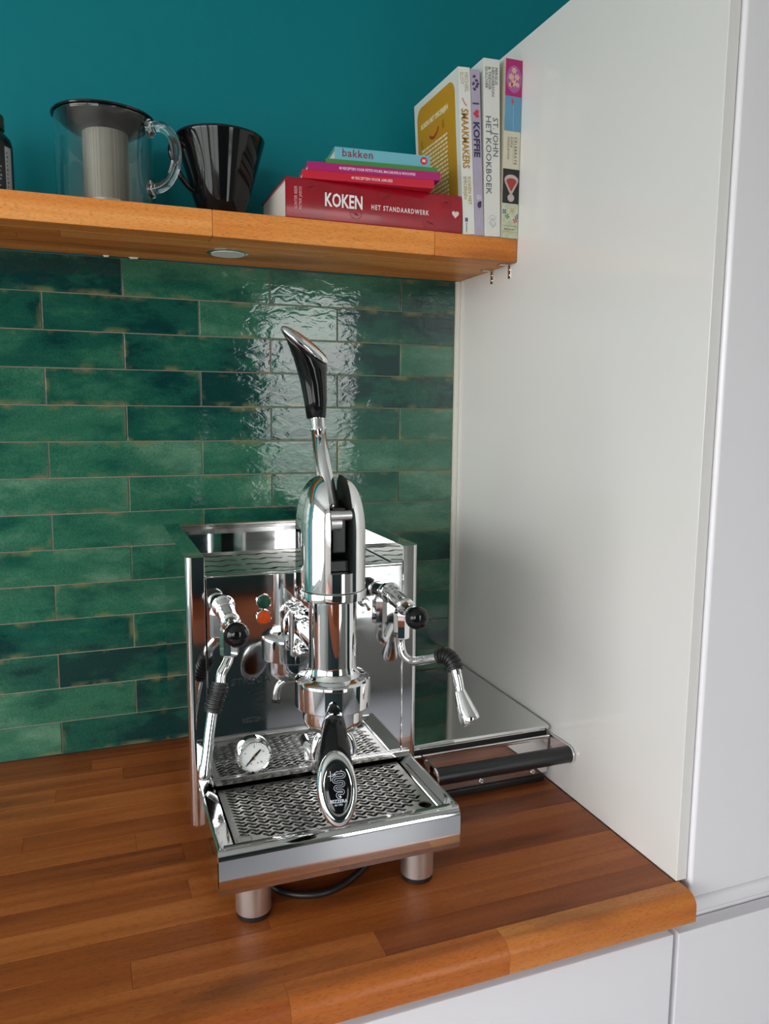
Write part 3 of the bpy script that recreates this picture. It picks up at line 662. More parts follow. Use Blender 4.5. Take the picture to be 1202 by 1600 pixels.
for sg in (-1, 1):
    bm = bmesh.new(); lv = []
    zs_ = [.4076, .43, .450]+[.450+.0700*math.sin(i/14*PI/2) for i in range(1, 15)]
    for z in zs_:
        s = 1 if z <= .450 else max(math.cos(math.asin(min(1, (z-.450)/.0700)))**.62, .36)
        full = uplan(s); P = [(x, y) for x, y in full if sg*(x-XC) >= SLOT]
        P.sort(key=lambda q: math.atan2(q[1]-(YG+.004), q[0]-XC-sg*SLOT*.5) if sg > 0 else -math.atan2(q[1]-(YG+.004), -(q[0]-XC-sg*SLOT*.5)))
        # resample to a fixed count along the arc from the slot edge in front to the slot edge behind
        fy = min(y for x, y in full if abs(x-XC) < SLOT*1.6 or s < .5) if any(abs(x-XC) < SLOT*1.6 for x, y in full) else min(y for x, y in full)
        cyy = YG+.010*(1-s); rr = RC*s
        yf_ = cyy-math.sqrt(max(rr*rr-SLOT*SLOT, 1e-7)); yb_ = cyy+.024*s+.010*s
        arc = [(XC+sg*SLOT, yf_)]
        a0 = math.asin(min(1, SLOT/rr))
        for i in range(1, 13): t = a0+(PI/2-a0)*i/12; arc.append((XC+sg*rr*math.sin(t), cyy-rr*math.cos(t)))
        rb = min(.010*s, max(rr-SLOT, 0.0005))
        for i in range(7): t = i/6*PI/2; arc.append((XC+sg*(rr-rb+rb*math.cos(t)), yb_-rb+rb*math.sin(t)))
        arc.append((XC+sg*SLOT, yb_))
        lv.append([bm.verts.new((x, y, z)) for x, y in arc])
    inner = []
    for a_, b_ in zip(lv, lv[1:]):
        n_ = len(a_)
        for i in range(n_-1): bm.faces.new((a_[i], a_[i+1], b_[i+1], b_[i]))
        inner.append(bm.faces.new((a_[-1], a_[0], b_[0], b_[-1])))
    bm.faces.new(lv[0]); bm.faces.new(lv[-1])
    o = fin('cover_lobe', bm, M['chrome'], hood, smooth=35)
    o.data.materials.append(M['dark'])  # slot-side faces blackened: shade of the hollow slot painted on
    for p_ in o.data.polygons:
        if abs(p_.normal.x) > .99 and abs(p_.center.x-(XC+sg*SLOT)) < .0004: p_.material_index = 1
bx('slot_back', M['dark'], hood, (XC-SLOT, XC+SLOT, YG+.012, YG+.032, .4078, .488))  # black block closes the slot, its shade painted in
bx('slot_floor', M['satin_black'], hood, (XC-SLOT+.0006, XC+SLOT-.0006, YG-.024, YG+.011, .4078, .4210), bev=.001, seg=1)
# lever: fork, shaft, grip
bm = bmesh.new(); tube(bm, [(-.4143, -.512, .4600), (-.4150, -.505, .4850), (-.4180, -.496, .5100), (-.4222, -.478, .5745)], [.0095, .0108, .0106, .0086], n=28); lever = fin('lever', bm, M['chrome'], em, smooth=180)
bm = bmesh.new(); lathe(bm, [(.0060, -.0128), (.0060, .0128)], (XC, -.541, .4760), (1, 0, 0), n=28); lathe(bm, [(.0095, -.009), (.0095, .004)], (XC-.001, -.530, .4660), (1, 0, 0), n=28); fin('pivot_pin', bm, M['brushed'], lever, smooth=40)
bx('fork', M['satin_black'], lever, (XC-.0075, XC+.0095, -.534, -.500, .4300, .4840), bev=.002, seg=2)
bm = bmesh.new(); ax = Vector((-.0004, .006, .025)).normalized(); lathe(bm, [(.0085, -.0005), (.0098, .0003), (.0098, .0028), (.0085, .0036), (.0088, .0165)], (-.4221, -.4785, .5730), ax, n=28); fin('ferrule', bm, M['chrome'], lever, smooth=40)
def loft(name, R, mat, parent, n=32, smooth=180, cap1=True, cap0=True):
    bm = bmesh.new(); rings(bm, R, cap0, cap1, n); return fin(name, bm, mat, parent, smooth=smooth)
U = Vector((-.0288, -.003, .019)); V = Vector((0, .0155, .0075)); CC = Vector((-.4385, -.475, .6735)); nn = V.cross(U).normalized()
if nn.z < 0: nn = -nn
def lerp(a_, b_, t): return a_*(1-t)+b_*t
R = []
b0 = (Vector((-.4236, -.4750, .5875)), Vector((-.0118, 0, 0)), Vector((0, .0118, -.002)))
b1 = (Vector((-.4240, -.4735, .6080)), Vector((-.0140, 0, 0)), Vector((0, .0140, -.001)))
b2 = (Vector((-.4262, -.4725, .6290)), Vector((-.0162, 0, .0025)), Vector((0, .0155, .001)))
b3 = (Vector((-.4305, -.4735, .6500)), Vector((-.0205, -.001, .0085)), Vector((0, .0162, .004)))
b4 = (Vector((-.4345, -.4745, .6640)), Vector((-.0255, -.002, .0150)), Vector((0, .0160, .006)))
b5 = (CC-nn*.0005, U, V)
K = [b0, b1, b2, b3, b4, b5]
R = [(b0[0], b0[1]*.86, b0[2]*.86), (b0[0]+Vector((0, 0, .001)), b0[1], b0[2])]+K[1:]
loft('grip', R, M['black'], lever)
loft('grip_cap', [(CC, U*1.0, V*1.0), (CC+nn*.0022, U*1.02, V*1.03), (CC+nn*.0045, U*.97, V*.97), (CC+nn*.0070, U*.80, V*.80), (CC+nn*.0086, U*.5, V*.5), (CC+nn*.0092, U*.02, V*.02)], M['chrome'], lever, n=40)

# portafilter
bm = bmesh.new(); lathe(bm, [(.0370, .2362), (.0370, .2200), (.0352, .2130), (.0300, .2070), (.0200, .2030), (.0120, .2010), (.0110, .1980)], (XC, YG, 0), n=56); pf = fin('portafilter', bm, M['chrome'], em, smooth=60)
hp = [Vector(q) for q in ((-.4205, -.5400, .2255), (-.4235, -.5490, .2310), (-.4262, -.5570, .2345))]
bm = bmesh.new(); tube(bm, hp, [.0120, .0088, .0088], n=24); fin('handle_neck', bm, M['gold'] if 0 else M['chrome'], pf, smooth=180)
U = Vector((-.0024, -.0170, -.0352)); V = Vector((.0216, -.0035, 0)); CC = Vector((-.4470, -.6350, .1907)); nn = U.cross(V).normalized()
if nn.y > 0: nn = -nn
k0 = (Vector((-.4262, -.5560, .2345)), Vector((.0122, -.0030, 0)), Vector((0, .002, -.0122)))
K = [(k0[0], k0[1]*.8, k0[2]*.8), (k0[0]+Vector((-.0004, -.0015, .0003)), k0[1], k0[2]),
     (Vector((-.4330, -.5780, .2345)), Vector((.0138, -.0034, 0)), Vector((0, -.002, -.0135))),
     (Vector((-.4385, -.5980, .2260)), Vector((.0155, -.0036, 0)), Vector((0, -.006, -.0165))),
     (Vector((-.4425, -.6140, .2120)), Vector((.0180, -.0036, 0)), Vector((-.001, -.0110, -.0230))),
     (Vector((-.4452, -.6262, .1995)), Vector((.0204, -.0036, 0)), Vector((-.002, -.0150, -.0305))),
     (CC-nn*.0002, V*1.0, U*1.0)]
loft('grip', K, M['black'], pf)
loft('end_cap', [(CC, U, V), (CC+nn*.0015, U*1.015, V*1.02), (CC+nn*.0045, U*.98, V*.97), (CC+nn*.0070, U*.88, V*.86), (CC+nn*.0080, U*.76, V*.74), (CC+nn*.0074, U*.69, V*.68)], M['chrome'], pf, n=48)
loft('cap_inset', [(CC+nn*.0072, U*.685, V*.68), (CC+nn*.0078, U*.66, V*.65), (CC+nn*.0081, U*.4, V*.4), (CC+nn*.0081, U*.01, V*.01)], M['black'], pf, n=48)
xd = V.normalized(); yd = -U.normalized(); yd = (yd-xd*yd.dot(xd)).normalized(); O = CC+nn*.0083
snake(pf, O+yd*.0008, xd, yd, .0000905, M['silver_ink'], M['black'])
text('cap_lettering', 'BEZZERA', .0046, O-yd*.0148, xd, yd, M['silver_ink'], pf, align='CENTER', bold=.00012, ext=.0001)
text('cap_lettering', 'dal 1901', .0027, O-yd*.0178, xd, yd, M['silver_ink'], pf, align='CENTER', bold=.00005, ext=.0001)
# double spout below the bowl
for sg in (-1, 1):
    bm = bmesh.new(); tube(bm, smoothpath([(XC+sg*.001, YG, .2020), (XC+sg*.010, YG-.001, .2010), (XC+sg*.0205, YG-.003, .1925), (XC+sg*.0250, YG-.004, .1790), (XC+sg*.0255, YG-.004, .1700)], 6), .0052, n=18); fin('spout', bm, M['chrome'], pf, smooth=180)
# relief outlet pipe on the front panel
bm = bmesh.new(); lathe(bm, [(.0072, 0), (.0072, .026), (.0065, .0275), (.0045, .0275), (.004, .024), (0, .0238)], (-.4195, YP-.0004, .1405), (.12, -1, -.10), n=28); ol = fin('relief_outlet', bm, M['chrome'], em, smooth=40)
bm = bmesh.new(); tube(bm, smoothpath([(-.4165, -.428, .1390), (-.4150, -.432, .128), (-.4145, -.430, .118), (-.4145, -.428, .1100)], 5), .0048, n=16); fin('outlet_pipe', bm, M['chrome'], ol, smooth=180)

# steam and hot water taps
def tap(x, kb, wand, wr, bel, belr, tip, tprof, lb):
    ax = Vector((0.0, -1, -.13)).normalized(); o0 = Vector((x, YP-.0006, .3460))
    bm = bmesh.new(); lathe(bm, [(.0150, 0), (.0150, .002), (.0125, .004), (.0118, .010), (.0112, .016), (.0122, .017), (.0122, .020), (.0112, .021), (.0108, .050), (.0118, .051), (.0122, .053), (.0122, .0565), (.0100, .058), (.0085, .060), (.0082, .068), (.0050, .069), (.0045, .078)], o0, ax, n=36)
    t = fin('steam_tap', bm, M['chrome'], em, smooth=35, label=lb)
    c = o0+ax*.0925
    bm = bmesh.new(); lathe(bm, [(.0052, -.0185), (.0075, -.0165), (.0100, -.0120), (.0130, -.0065), (.0150, 0), (.0153, .0030), (.0142, .0075), (.0115, .0115), (.0070, .0142), (.0005, .0150)], c, ax, n=32); fin('knob', bm, M['black'], t, smooth=180)
    v = o0+ax*.0420
    bm = bmesh.new(); lathe(bm, [(.0075, .0), (.0110, -.010), (.0118, -.0135), (.0118, -.0430), (.0108, -.0455), (.0060, -.0465)], (v.x, v.y, v.z-.002), (0, 0, 1), n=8); fin('valve_block', bm, M['chrome'], t, smooth=30)
    bm = bmesh.new(); tube(bm, smoothpath(wand, 7), wr, n=18); fin('wand', bm, M['chrome'], t, smooth=180)
    B = smoothpath(bel, 10); rad = []
    bm = bmesh.new(); P = []; 
    for i in range(len(B)-1):
        for q in (0, .5): P.append(B[i].lerp(B[i+1], q)); rad.append(belr if (i % 2 == 0) else belr*.84)
    # corrugated: repeat ridges
    L_ = [0]
    for i in range(1, len(P)): L_.append(L_[-1]+(P[i]-P[i-1]).length)
    rad = [belr*(1 if (int(l/.0022) % 2 == 0) else .86) if .003 < l < L_[-1]-.004 else belr*.88 for l in L_]
    tube(bm, P, rad, n=20); fin('rubber_sleeve', bm, M['rubber'], t, smooth=50)
    bm = bmesh.new(); tube(bm, tip, tprof, n=24); fin('nozzle', bm, M['chrome'], t, smooth=50)
tap(-.5305, 0, [(-.5310, -.4530, .3000), (-.5322, -.4555, .2900), (-.5370, -.4600, .2820), (-.5425, -.4630, .2740), (-.5450, -.4660, .2620)], .0062,
    [(-.5452, -.4662, .2640), (-.5475, -.4690, .2540), (-.5525, -.4720, .2430), (-.5562, -.4750, .2300)], .0112,
    [(-.5560, -.4748, .2320), (-.5605, -.4790, .2090), (-.5650, -.4845, .1820), (-.5672, -.4870, .1700), (-.5676, -.4874, .1685), (-.5695, -.4895, .1580), (-.5700, -.4900, .1540)], [.0065, .0065, .0065, .0068, .0082, .0086, .0070],
    'left tap with a wand hanging straight down')
tap(-.2990, 0, [(-.2990, -.4520, .3000), (-.2990, -.4500, .2875), (-.2972, -.4550, .2705), (-.2882, -.4630, .2621), (-.2750, -.4800, .2678), (-.2614, -.4970, .2760)], .0060,
    [(-.2630, -.4950, .2752), (-.2590, -.5010, .2785), (-.2545, -.5090, .2778), (-.2513, -.5170, .2715), (-.2506, -.5220, .2635)], .0112,
    [(-.2506, -.5215, .2650), (-.2493, -.5290, .2480), (-.2487, -.5310, .2400), (-.2486, -.5312, .2390), (-.2455, -.5430, .2190), (-.2440, -.5490, .2110), (-.2428, -.5520, .2060), (-.2420, -.5535, .2040)], [.0072, .0066, .0064, .0074, .0120, .0130, .0128, .0108],
    'right tap with a wand swung outwards')

# ------------------------------------------------------------------ knock-out drawer
kd = thing('drawer_box', 'low stainless steel drawer box with black bar handle right of the coffee machine', 'drawer', (-.155, -.2, 0))
DX0, DX1, DY = -.2545, -.0065, -.3720
bx('body', M['mirror'], kd, (DX0+.002, DX1-.002, DY+.006, -.012, .012, .0885))
bm = bmesh.new(); pr = [(DY, .0885), (DY-.0012, .0920), (DY+.0010, .0952), (DY+.0045, .0962), (-.012, .0962), (-.012, .0885)]; ext_x(bm, pr, DX0, DX1); fin('lid', bm, M['mirror'], kd, smooth=30)
dr_ = bx('drawer_front', M['mirror'], kd, (DX0+.001, DX1-.001, DY-.001, DY+.006, .0165, .0800), bev=.0012, seg=2)
bx('gap_shade', M['dark'], kd, (DX0+.003, DX1-.003, DY+.002, DY+.0065, .0800, .0885))  # solid dark strip in place of the shaded gap under the lid
bx('rubber_skid', M['rubber'], kd, (DX0+.004, DX1-.004, DY+.002, -.02, .0002, .0115), bev=.002)
bx('top_rail', M['steel'], dr_, (-.2535, DX1-.0015, DY-.006, DY-.0012, .0745, .0820), bev=.002, seg=3)
for xs_ in (-.2350, -.0058):
    bm = bmesh.new(); hh = .0135
    P = [(DY-.0012, .0820), (-.425, .0835)]+[(-.4265-hh*math.sin(i/8*PI), .0700+hh*math.cos(i/8*PI)) for i in range(9)]+[(-.418, .0570), (-.412, .0600), (DY-.0012, .0640)]
    A = [bm.verts.new((xs_, y, z)) for y, z in P]; B_ = [bm.verts.new((xs_+.0028, y, z)) for y, z in P]
    for i in range(len(P)): j = (i+1) % len(P); bm.faces.new((A[i], A[j], B_[j], B_[i]))
    bm.faces.new(A[::-1]); bm.faces.new(B_); fin('handle_bracket', bm, M['chrome'], dr_, smooth=30)
bm = bmesh.new(); lathe(bm, [(.0128, -.2320), (.0128, -.0062)], (0, -.4265, .0700), (1, 0, 0), n=36); fin('handle_bar', bm, M['satin_black'], dr_, smooth=40)
for x in (-.128, -.035):
    bm = bmesh.new(); lathe(bm, [(.0042, 0), (.0042, .0010), (.0032, .0022), (.0016, .0022), (.0014, .0012), (0, .0012)], (x, DY-.001, .0205), (0, -1, 0), n=18); fin('screw', bm, M['chrome'], dr_, smooth=40)

# ------------------------------------------------------------------ glass tea jug
ZS = .8842
jg = thing('tea_jug', 'clear glass tea jug with steel filter and smoked black lid', 'teapot', (-.6455, -.103, ZS))
jx, jy = -.6455, -.103
bm = bmesh.new()
out = [(.0, .0000), (.0640, .0002), (.0690, .0020), (.0708, .0070), (.0708, .1300), (.0700, .1360), (.0706, .1385)]
inn = [(.0688, .1385), (.0682, .1340), (.0686, .1290), (.0686, .0090), (.0665, .0055), (.0600, .0045), (0, .0044)]
lathe(bm, out+inn, (jx, jy, ZS), n=96, cap0=False, cap1=False); body = fin('jug_body', bm, M['glass'], jg, smooth=50)
hd = Vector((math.cos(-.55), math.sin(-.55), 0)); J = Vector((jx, jy, ZS))
def hp_(r, z): return J+hd*r+Vector((0, 0, z))
bm = bmesh.new()
tube(bm, smoothpath([hp_(.0716, .1240), hp_(.0790, .1262), hp_(.0930, .1250), hp_(.1085, .1120), hp_(.1150, .0880), hp_(.1110, .0640), hp_(.0980, .0450), hp_(.0830, .0385), hp_(.0716, .0372)], 8), .0074, n=20)
fin('jug_handle', bm, M['glass'], jg, smooth=180)
for z in (.1240, .0372):
    bm = bmesh.new(); q = hp_(.0745, z); lathe(bm, [(.0115, -.0032), (.0125, -.0018), (.0128, .0), (.0112, .0022), (.0080, .0036)], q, hd, n=28); fin('handle_collar', bm, M['glass'], jg, smooth=180)
bm = bmesh.new(); lathe(bm, [(0, .1180), (.0330, .1180), (.0450, .1200), (.0600, .1285), (.0665, .1375), (.0672, .1395), (.0735, .1398), (.0742, .1412), (.0735, .1428), (.0660, .1436), (0, .1440)], (jx, jy, ZS), n=80); lid = fin('lid', bm, M['smoke'], jg, smooth=35)
bm = bmesh.new(); lathe(bm, [(.0325, .1250), (.0325, .0150), (.0300, .0120), (0, .0118), (0, .0128), (.0295, .0130), (.0315, .0155), (.0315, .1250)], (jx+.001, jy-.004, ZS), n=56, cap0=False, cap1=False); fin('filter', bm, M['filter'], jg, smooth=40)
bm = bmesh.new(); lathe(bm, [(.0330, .0150), (.0332, .0160), (.0332, .0205), (.0328, .0210)], (jx+.001, jy-.004, ZS), n=56, cap0=False, cap1=False); fin('filter_band', bm, M['steel'], jg, smooth=40)

# ------------------------------------------------------------------ black dripper
dp = thing('coffee_dripper', 'glossy black cone coffee dripper with loop handle, right of the glass jug', 'dripper', (-.4735, -.103, ZS))
dx, dy = -.4735, -.103
bm = bmesh.new()
lathe(bm, [(0, .004), (.012, .0), (.0280, .0), (.0300, .0025), (.0315, .0090), (.0370, .0240), (.0440, .0440), (.0530, .0760), (.0620, .1060), (.0680, .1275), (.0692, .1310), (.0690, .1340), (.0676, .1350), (.0662, .1335), (.0640, .1240), (.0560, .0980), (.0470, .0660), (.0380, .0400), (.0200, .0200), (0, .0180)], (dx, dy, ZS), n=80, cap0=False, cap1=False)
fin('cone', bm, M['black'], dp, smooth=180)
hd2 = Vector((-.93, -.36, 0)).normalized(); D_ = Vector((dx, dy, ZS))
h2 = lambda r, z: D_+hd2*r+Vector((0, 0, z))
bm = bmesh.new(); tube(bm, smoothpath([h2(.0590, .1090), h2(.0680, .1150), h2(.0800, .1130), h2(.0850, .1000), h2(.0800, .0830), h2(.0680, .0640), h2(.0560, .0520), h2(.0470, .0480)], 7), [.0042]*50, n=16); fin('loop_handle', bm, M['black'], dp, smooth=180)

# ------------------------------------------------------------------ bottle at the left edge
bt = thing('bottle', 'dark bottle with black label and brass coloured cap left of the glass jug', 'bottle', (-.8065, -.103, ZS))
bxx, byy = -.8065, -.103
bm = bmesh.new(); lathe(bm, [(.0, 0), (.0325, .0), (.0350, .0030), (.0350, .0850), (.0330, .0940), (.0265, .1010), (.0225, .1035), (.0225, .1060)], (bxx, byy, ZS), n=56); fin('bottle_body', bm, M['satin_black'], bt, smooth=60)
bm = bmesh.new(); lathe(bm, [(.0235, .1062), (.0255, .1075), (.0255, .1250), (.0240, .1270), (0, .1272)], (bxx, byy, ZS), n=48); fin('cap', bm, simple('brass_green_cap', srgb(92, 96, 60), .4, metal=.6), bt, smooth=40)
def arc_label(name, a0, a1, z0, z1, mat, r=.03515):
    bm = bmesh.new(); n_ = 14; lo = []; hi = []
    for i in range(n_+1):
        t = a0+(a1-a0)*i/n_; lo.append(bm.verts.new((bxx+r*math.cos(t), byy+r*math.sin(t), ZS+z0))); hi.append(bm.verts.new((bxx+r*math.cos(t), byy+r*math.sin(t), ZS+z1)))
    for i in range(n_): bm.faces.new((lo[i], lo[i+1], hi[i+1], hi[i]))
    return fin(name, bm, mat, bt, smooth=180)
arc_label('label', math.radians(-130), math.radians(-42), .008, .083, C(28, 34, 36))
arc_label('label_strip', math.radians(-42), math.radians(-20), .006, .080, C(188, 190, 194), r=.0352)
for q in range(11):
    arc_label('label_print', math.radians(-38), math.radians(-35 if q % 3 else -33.5), .012+q*.0058, .0155+q*.0058, C(90, 90, 96), r=.0353)
for q, (z, a1) in enumerate(((.066, -58), (.060, -56), (.050, -52), (.044, -55), (.038, -52), (.033, -54), (.024, -56))):
    arc_label('label_print', math.radians(-80), math.radians(a1), z, z+.0018, C(150, 156, 158), r=.0353)

# ------------------------------------------------------------------ books
def book(label, loc, rot, length, depth, thick, cover, group, standing, spine=None, boards=.0022, radius=0):
    """local: x along the spine's thickness (standing) or length (lying), y depth, z up"""
    t = thing('book', label, 'book', loc, group); t.rotation_euler = rot; INV.pop(t.name)
    X, Z = (thick, length) if standing else (length, thick)
    bm = bmesh.new(); b = boards
    if standing:
        box(bm, 0, b, .0005, depth, 0, Z, bev=.0004, seg=1); box(bm, X-b, X, .0005, depth, 0, Z, bev=.0004, seg=1); box(bm, 0, X, -.0002, b, 0, Z, bev=.0006, seg=2)
        pg = (b, X-b, b+.0003, depth-.004, .003, Z-.003)
    else:
        if radius:
            pr = [(.004, 0)]+[(radius*(1-math.sin(i/10*PI)), Z*(1-math.cos(i/10*PI))/2) for i in range(11)]+[(.004, Z), (.004, Z-b), (.004, b)]
            pr = [(radius*(1-math.sin(i/10*PI)), Z*(1-math.cos(i/10*PI))/2) for i in range(11)]+[(radius+b, Z), (radius+b, 0)]
            ext_x(bm, pr, 0, X)
            box(bm, 0, X, radius+b, depth, 0, b, bev=.0004, seg=1); box(bm, 0, X, radius+b, depth, Z-b, Z, bev=.0004, seg=1)
            pg = (.003, X-.003, radius+b+.0002, depth-.004, b, Z-b)
        else:
            box(bm, 0, X, .0005, depth, 0, b, bev=.0003, seg=1); box(bm, 0, X, .0005, depth, Z-b, Z, bev=.0003, seg=1); box(bm, 0, X, -.0002, b, 0, Z, bev=.0005, seg=2)
            pg = (.003, X-.003, b+.0003, depth-.004, b, Z-b)
    fin('cover', bm, cover, t, smooth=30)
    bx('pages', M['pages'], t, pg)
    return t
G1 = 'cookbooks standing at the shelf end'; G2 = 'cookbooks lying in a stack on the shelf'
# -- lying stack
red = simple('dark_red_cover', srgb(150, 6, 28), .24, coat=.15, var=.35, bscale=26)
kb = book('thick dark red hardcover lying flat, bottom of the book stack', (-.3955, -.2150, ZS), (0, 0, 0), .2912, .178, .0590, red, G2, False, radius=.0035)
YS = -.0009
bm = bmesh.new(); 
text('title', 'KOKEN', .0275, (.0590, YS, .0215), (1, 0, 0), (0, 0, 1), C(240, 236, 236), kb, bold=.0006, xs=.66)
text('subtitle', 'HET STANDAARDWERK', .0102, (.1345, YS, .0232), (1, 0, 0), (0, 0, 1), C(236, 220, 222), kb, bold=.0002, xs=.72, spacing=1.3)
text('author_name', 'GÜNTER BEER', .0062, (.0165, YS, .0120), (0, 0, 1), (-1, 0, 0), C(232, 176, 184), kb, xs=.85)
text('author_name', 'PATRIK JAROS', .0062, (.0235, YS, .0120), (0, 0, 1), (-1, 0, 0), C(232, 176, 184), kb, xs=.85)
def heart(cx, cz, s): return [(cx+s*.062*16*math.sin(t)**3, cz+s*.062*(13*math.cos(t)-5*math.cos(2*t)-2*math.cos(3*t)-math.cos(4*t))) for t in [2*PI*i/24 for i in range(24)]]
bm.free(); bm = bmesh.new(); poly(bm, heart(.2790, .0290, .0064)[::-1], (0, -.0012, 0), (1, 0, 0), (0, 0, 1), th=.0002); fin('heart_logo', bm, C(226, 200, 196), kb)
rk = random.Random(4)
for cx, cz, rr in ((.038, .047, .009), (.105, .043, .013), (.160, .044, .013), (.235, .012, .012), (.110, .014, .009), (.262, .046, .010)):
    bm = bmesh.new(); pts = circ(cx, cz, rr, min(rr, min(cz, .059-cz)-.002)*.8, n=20)
    ribbon(bm, pts, .0005, (0, -.0002, 0), (1, 0, 0), (0, 0, 1), closed=True)
    for q in range(5):
        a_ = rk.uniform(0, PI); ribbon(bm, [(cx-rr*.6*math.cos(a_), cz-rr*.35*math.sin(a_)), (cx+rr*.6*math.cos(a_), cz+rr*.35*math.sin(a_))], .0004, (0, -.0002, 0), (1, 0, 0), (0, 0, 1))
    fin('rose_print', bm, C(128, 6, 26), kb)
ang = math.radians(-6.5); zt_ = ZS+.0591
c6 = lambda s: (0, 0, ang)
b2 = book('thin bright red book directly on the thick red hardcover', (-.3700, -.2120, zt_), c6(0), .2080, .170, .0125, simple('bright_red_cover', srgb(196, 24, 52), .35), G2, False, boards=.0012)
text('title', '40 RECEPTEN VOOR AMUSES', .0056, (.075, -.0006, .0040), (1, 0, 0), (0, 0, 1), C(238, 200, 204), b2, bold=.0001, xs=.9)
b3 = book('thin magenta book in the stack, under the green one', (-.3620, -.2130, zt_+.0126), c6(0), .2100, .170, .0122, simple('magenta_cover', srgb(168, 24, 106), .35), G2, False, boards=.0012)
text('title', '40 RECEPTEN VOOR PETITS FOURS, MACARONS & WHOOPIES', .0054, (.048, -.0006, .0040), (1, 0, 0), (0, 0, 1), C(238, 206, 226), b3, bold=.0001, xs=.80)
b4 = book('thin green book in the stack, under the light blue one', (-.3330, -.2115, zt_+.0249), c6(0), .1780, .160, .0078, simple('green_cover', srgb(64, 134, 62), .4), G2, False, boards=.0010)
b5 = book('small light blue book lying on top of the book stack', (-.3190, -.2120, zt_+.0328), (0, 0, math.radians(-5)), .1530, .145, .0182, simple('light_blue_cover', srgb(108, 176, 190), .4), G2, False, boards=.0014)
text('title', 'bakken', .0165, (.0110, -.0006, .0050), (1, 0, 0), (0, 0, 1), C(140, 34, 62), b5, xs=.98, spacing=1.08)
bm = bmesh.new(); poly(bm, circ(.1425, .0100, .0058, n=24)[::1], (0, -.0004, 0), (1, 0, 0), (0, 0, 1), th=.0002); st_ = fin('round_logo', bm, C(196, 44, 60), b5)
text('logo_print', 'BE', .0052, (.1425, -.0009, .0082), (1, 0, 0), (0, 0, 1), C(236, 220, 220), b5, align='CENTER', bold=.0002)
# -- standing books.  top-to-bottom lettering: reading direction -z, letter tops towards +x
RD, UP = (0, 0, -1), (1, 0, 0)
wcov = simple('white_cover', srgb(226, 226, 220), .3)
s1 = book('white cookbook with ochre back cover, leftmost standing book', (-.1000, -.2130, ZS), (0, math.radians(-3.5), 0), .2555, .178, .0212, wcov, G1, True)
text('title', 'SMAAKMAKERS', .0172, (.0034, -.0006, .1930), RD, UP, C(176, 128, 34), s1, bold=.0003, xs=.765)
text('author_name', 'MICHIEL', .0085, (.0110, -.0006, .2480), RD, UP, C(186, 176, 140), s1, xs=.95)
text('author_name', 'SLOT', .0085, (.0030, -.0006, .2480), RD, UP, C(186, 176, 140), s1, xs=.95)
text('subtitle', 'KOKEN MET', .0078, (.0110, -.0006, .0900), RD, UP, C(176, 150, 60), s1, xs=1.0)
text('subtitle', 'SPECERIJEN', .0078, (.0035, -.0006, .0900), RD, UP, C(176, 150, 60), s1, xs=.9)
bm = bmesh.new(); ribbon(bm, [(.0060, .2090), (.0078, .2040), (.0108, .1995), (.0132, .1975)], .0012, (0, -.0006, 0), (1, 0, 0), (0, 0, 1)); fin('pepper_print', bm, C(196, 84, 50), s1)
bm = bmesh.new(); poly(bm, [(.004, .020), (.009, .020), (.009, .026), (.004, .026)], (0, -.0003, 0), (1, 0, 0), (0, 0, 1), th=.0002); fin('publisher_mark', bm, C(70, 84, 150), s1)
text('publisher_mark', 'Karakter', .0042, (.0050, -.0006, .0180), RD, UP, C(110, 116, 120), s1)
# back cover panel, on the face x = 0: page-right is -y (towards the spine is +right when seen from the left)
fx = lambda pts: [(y, z) for y, z in pts]
def rrect(y0, y1, z0, z1, r, n_=6):
    P = []
    for cx, cz, a0 in ((y1-r, z1-r, 0), (y0+r, z1-r, 90), (y0+r, z0+r, 180), (y1-r, z0+r, 270)):
        for i in range(n_+1): t = math.radians(a0+90*i/n_); P.append((cx+r*math.cos(t), cz+r*math.sin(t)))
    return P
OX, XD, YD = (-.0001, 0, 0), (0, -1, 0), (0, 0, 1)
neg = lambda P: [(-y, z) for y, z in P][::-1]
bm = bmesh.new(); poly(bm, neg(rrect(.014, .166, .012, .243, .020)), OX, XD, YD, th=.0002); pan = fin('back_cover_panel', bm, C(200, 144, 12), s1)
text('back_cover_print', 'KOKEN MET SPECERIJEN', .0115, (-.0006, .1500, .2060), XD, YD, C(240, 226, 180), s1, bold=.0004, xs=.88)
bm = bmesh.new(); ribbon(bm, neg([(.115, .186), (.108, .181), (.098, .179), (.086, .183), (.078, .191)]), .0042, (-.0005, 0, 0), XD, YD); fin('pepper_print', bm, C(178, 36, 30), s1)
bm = bmesh.new(); rk = random.Random(2)
for l in range(16):
    z = .168-l*.0068; y = .150
    while y > .048:
        w = rk.uniform(.006, .016); y2 = max(y-w, .046)
        poly(bm, neg([(y2, z), (y, z), (y, z+.0036), (y2, z+.0036)]), (-.0004, 0, 0), XD, YD, th=.0001); y = y2-.0022
fin('back_cover_print', bm, C(240, 226, 180), s1)
bm = bmesh.new()
for yb, zb in ((.148, .188), (.060, .196)):
    for q in range(3): ribbon(bm, neg([(yb+.003*(q-1), zb), (yb+.003*(q-1)+.001, zb-.008), (yb+.003*(q-1)-.002, zb-.014)]), .0007, (-.0004, 0, 0), XD, YD)
fin('back_cover_print', bm, C(96, 66, 14), s1)

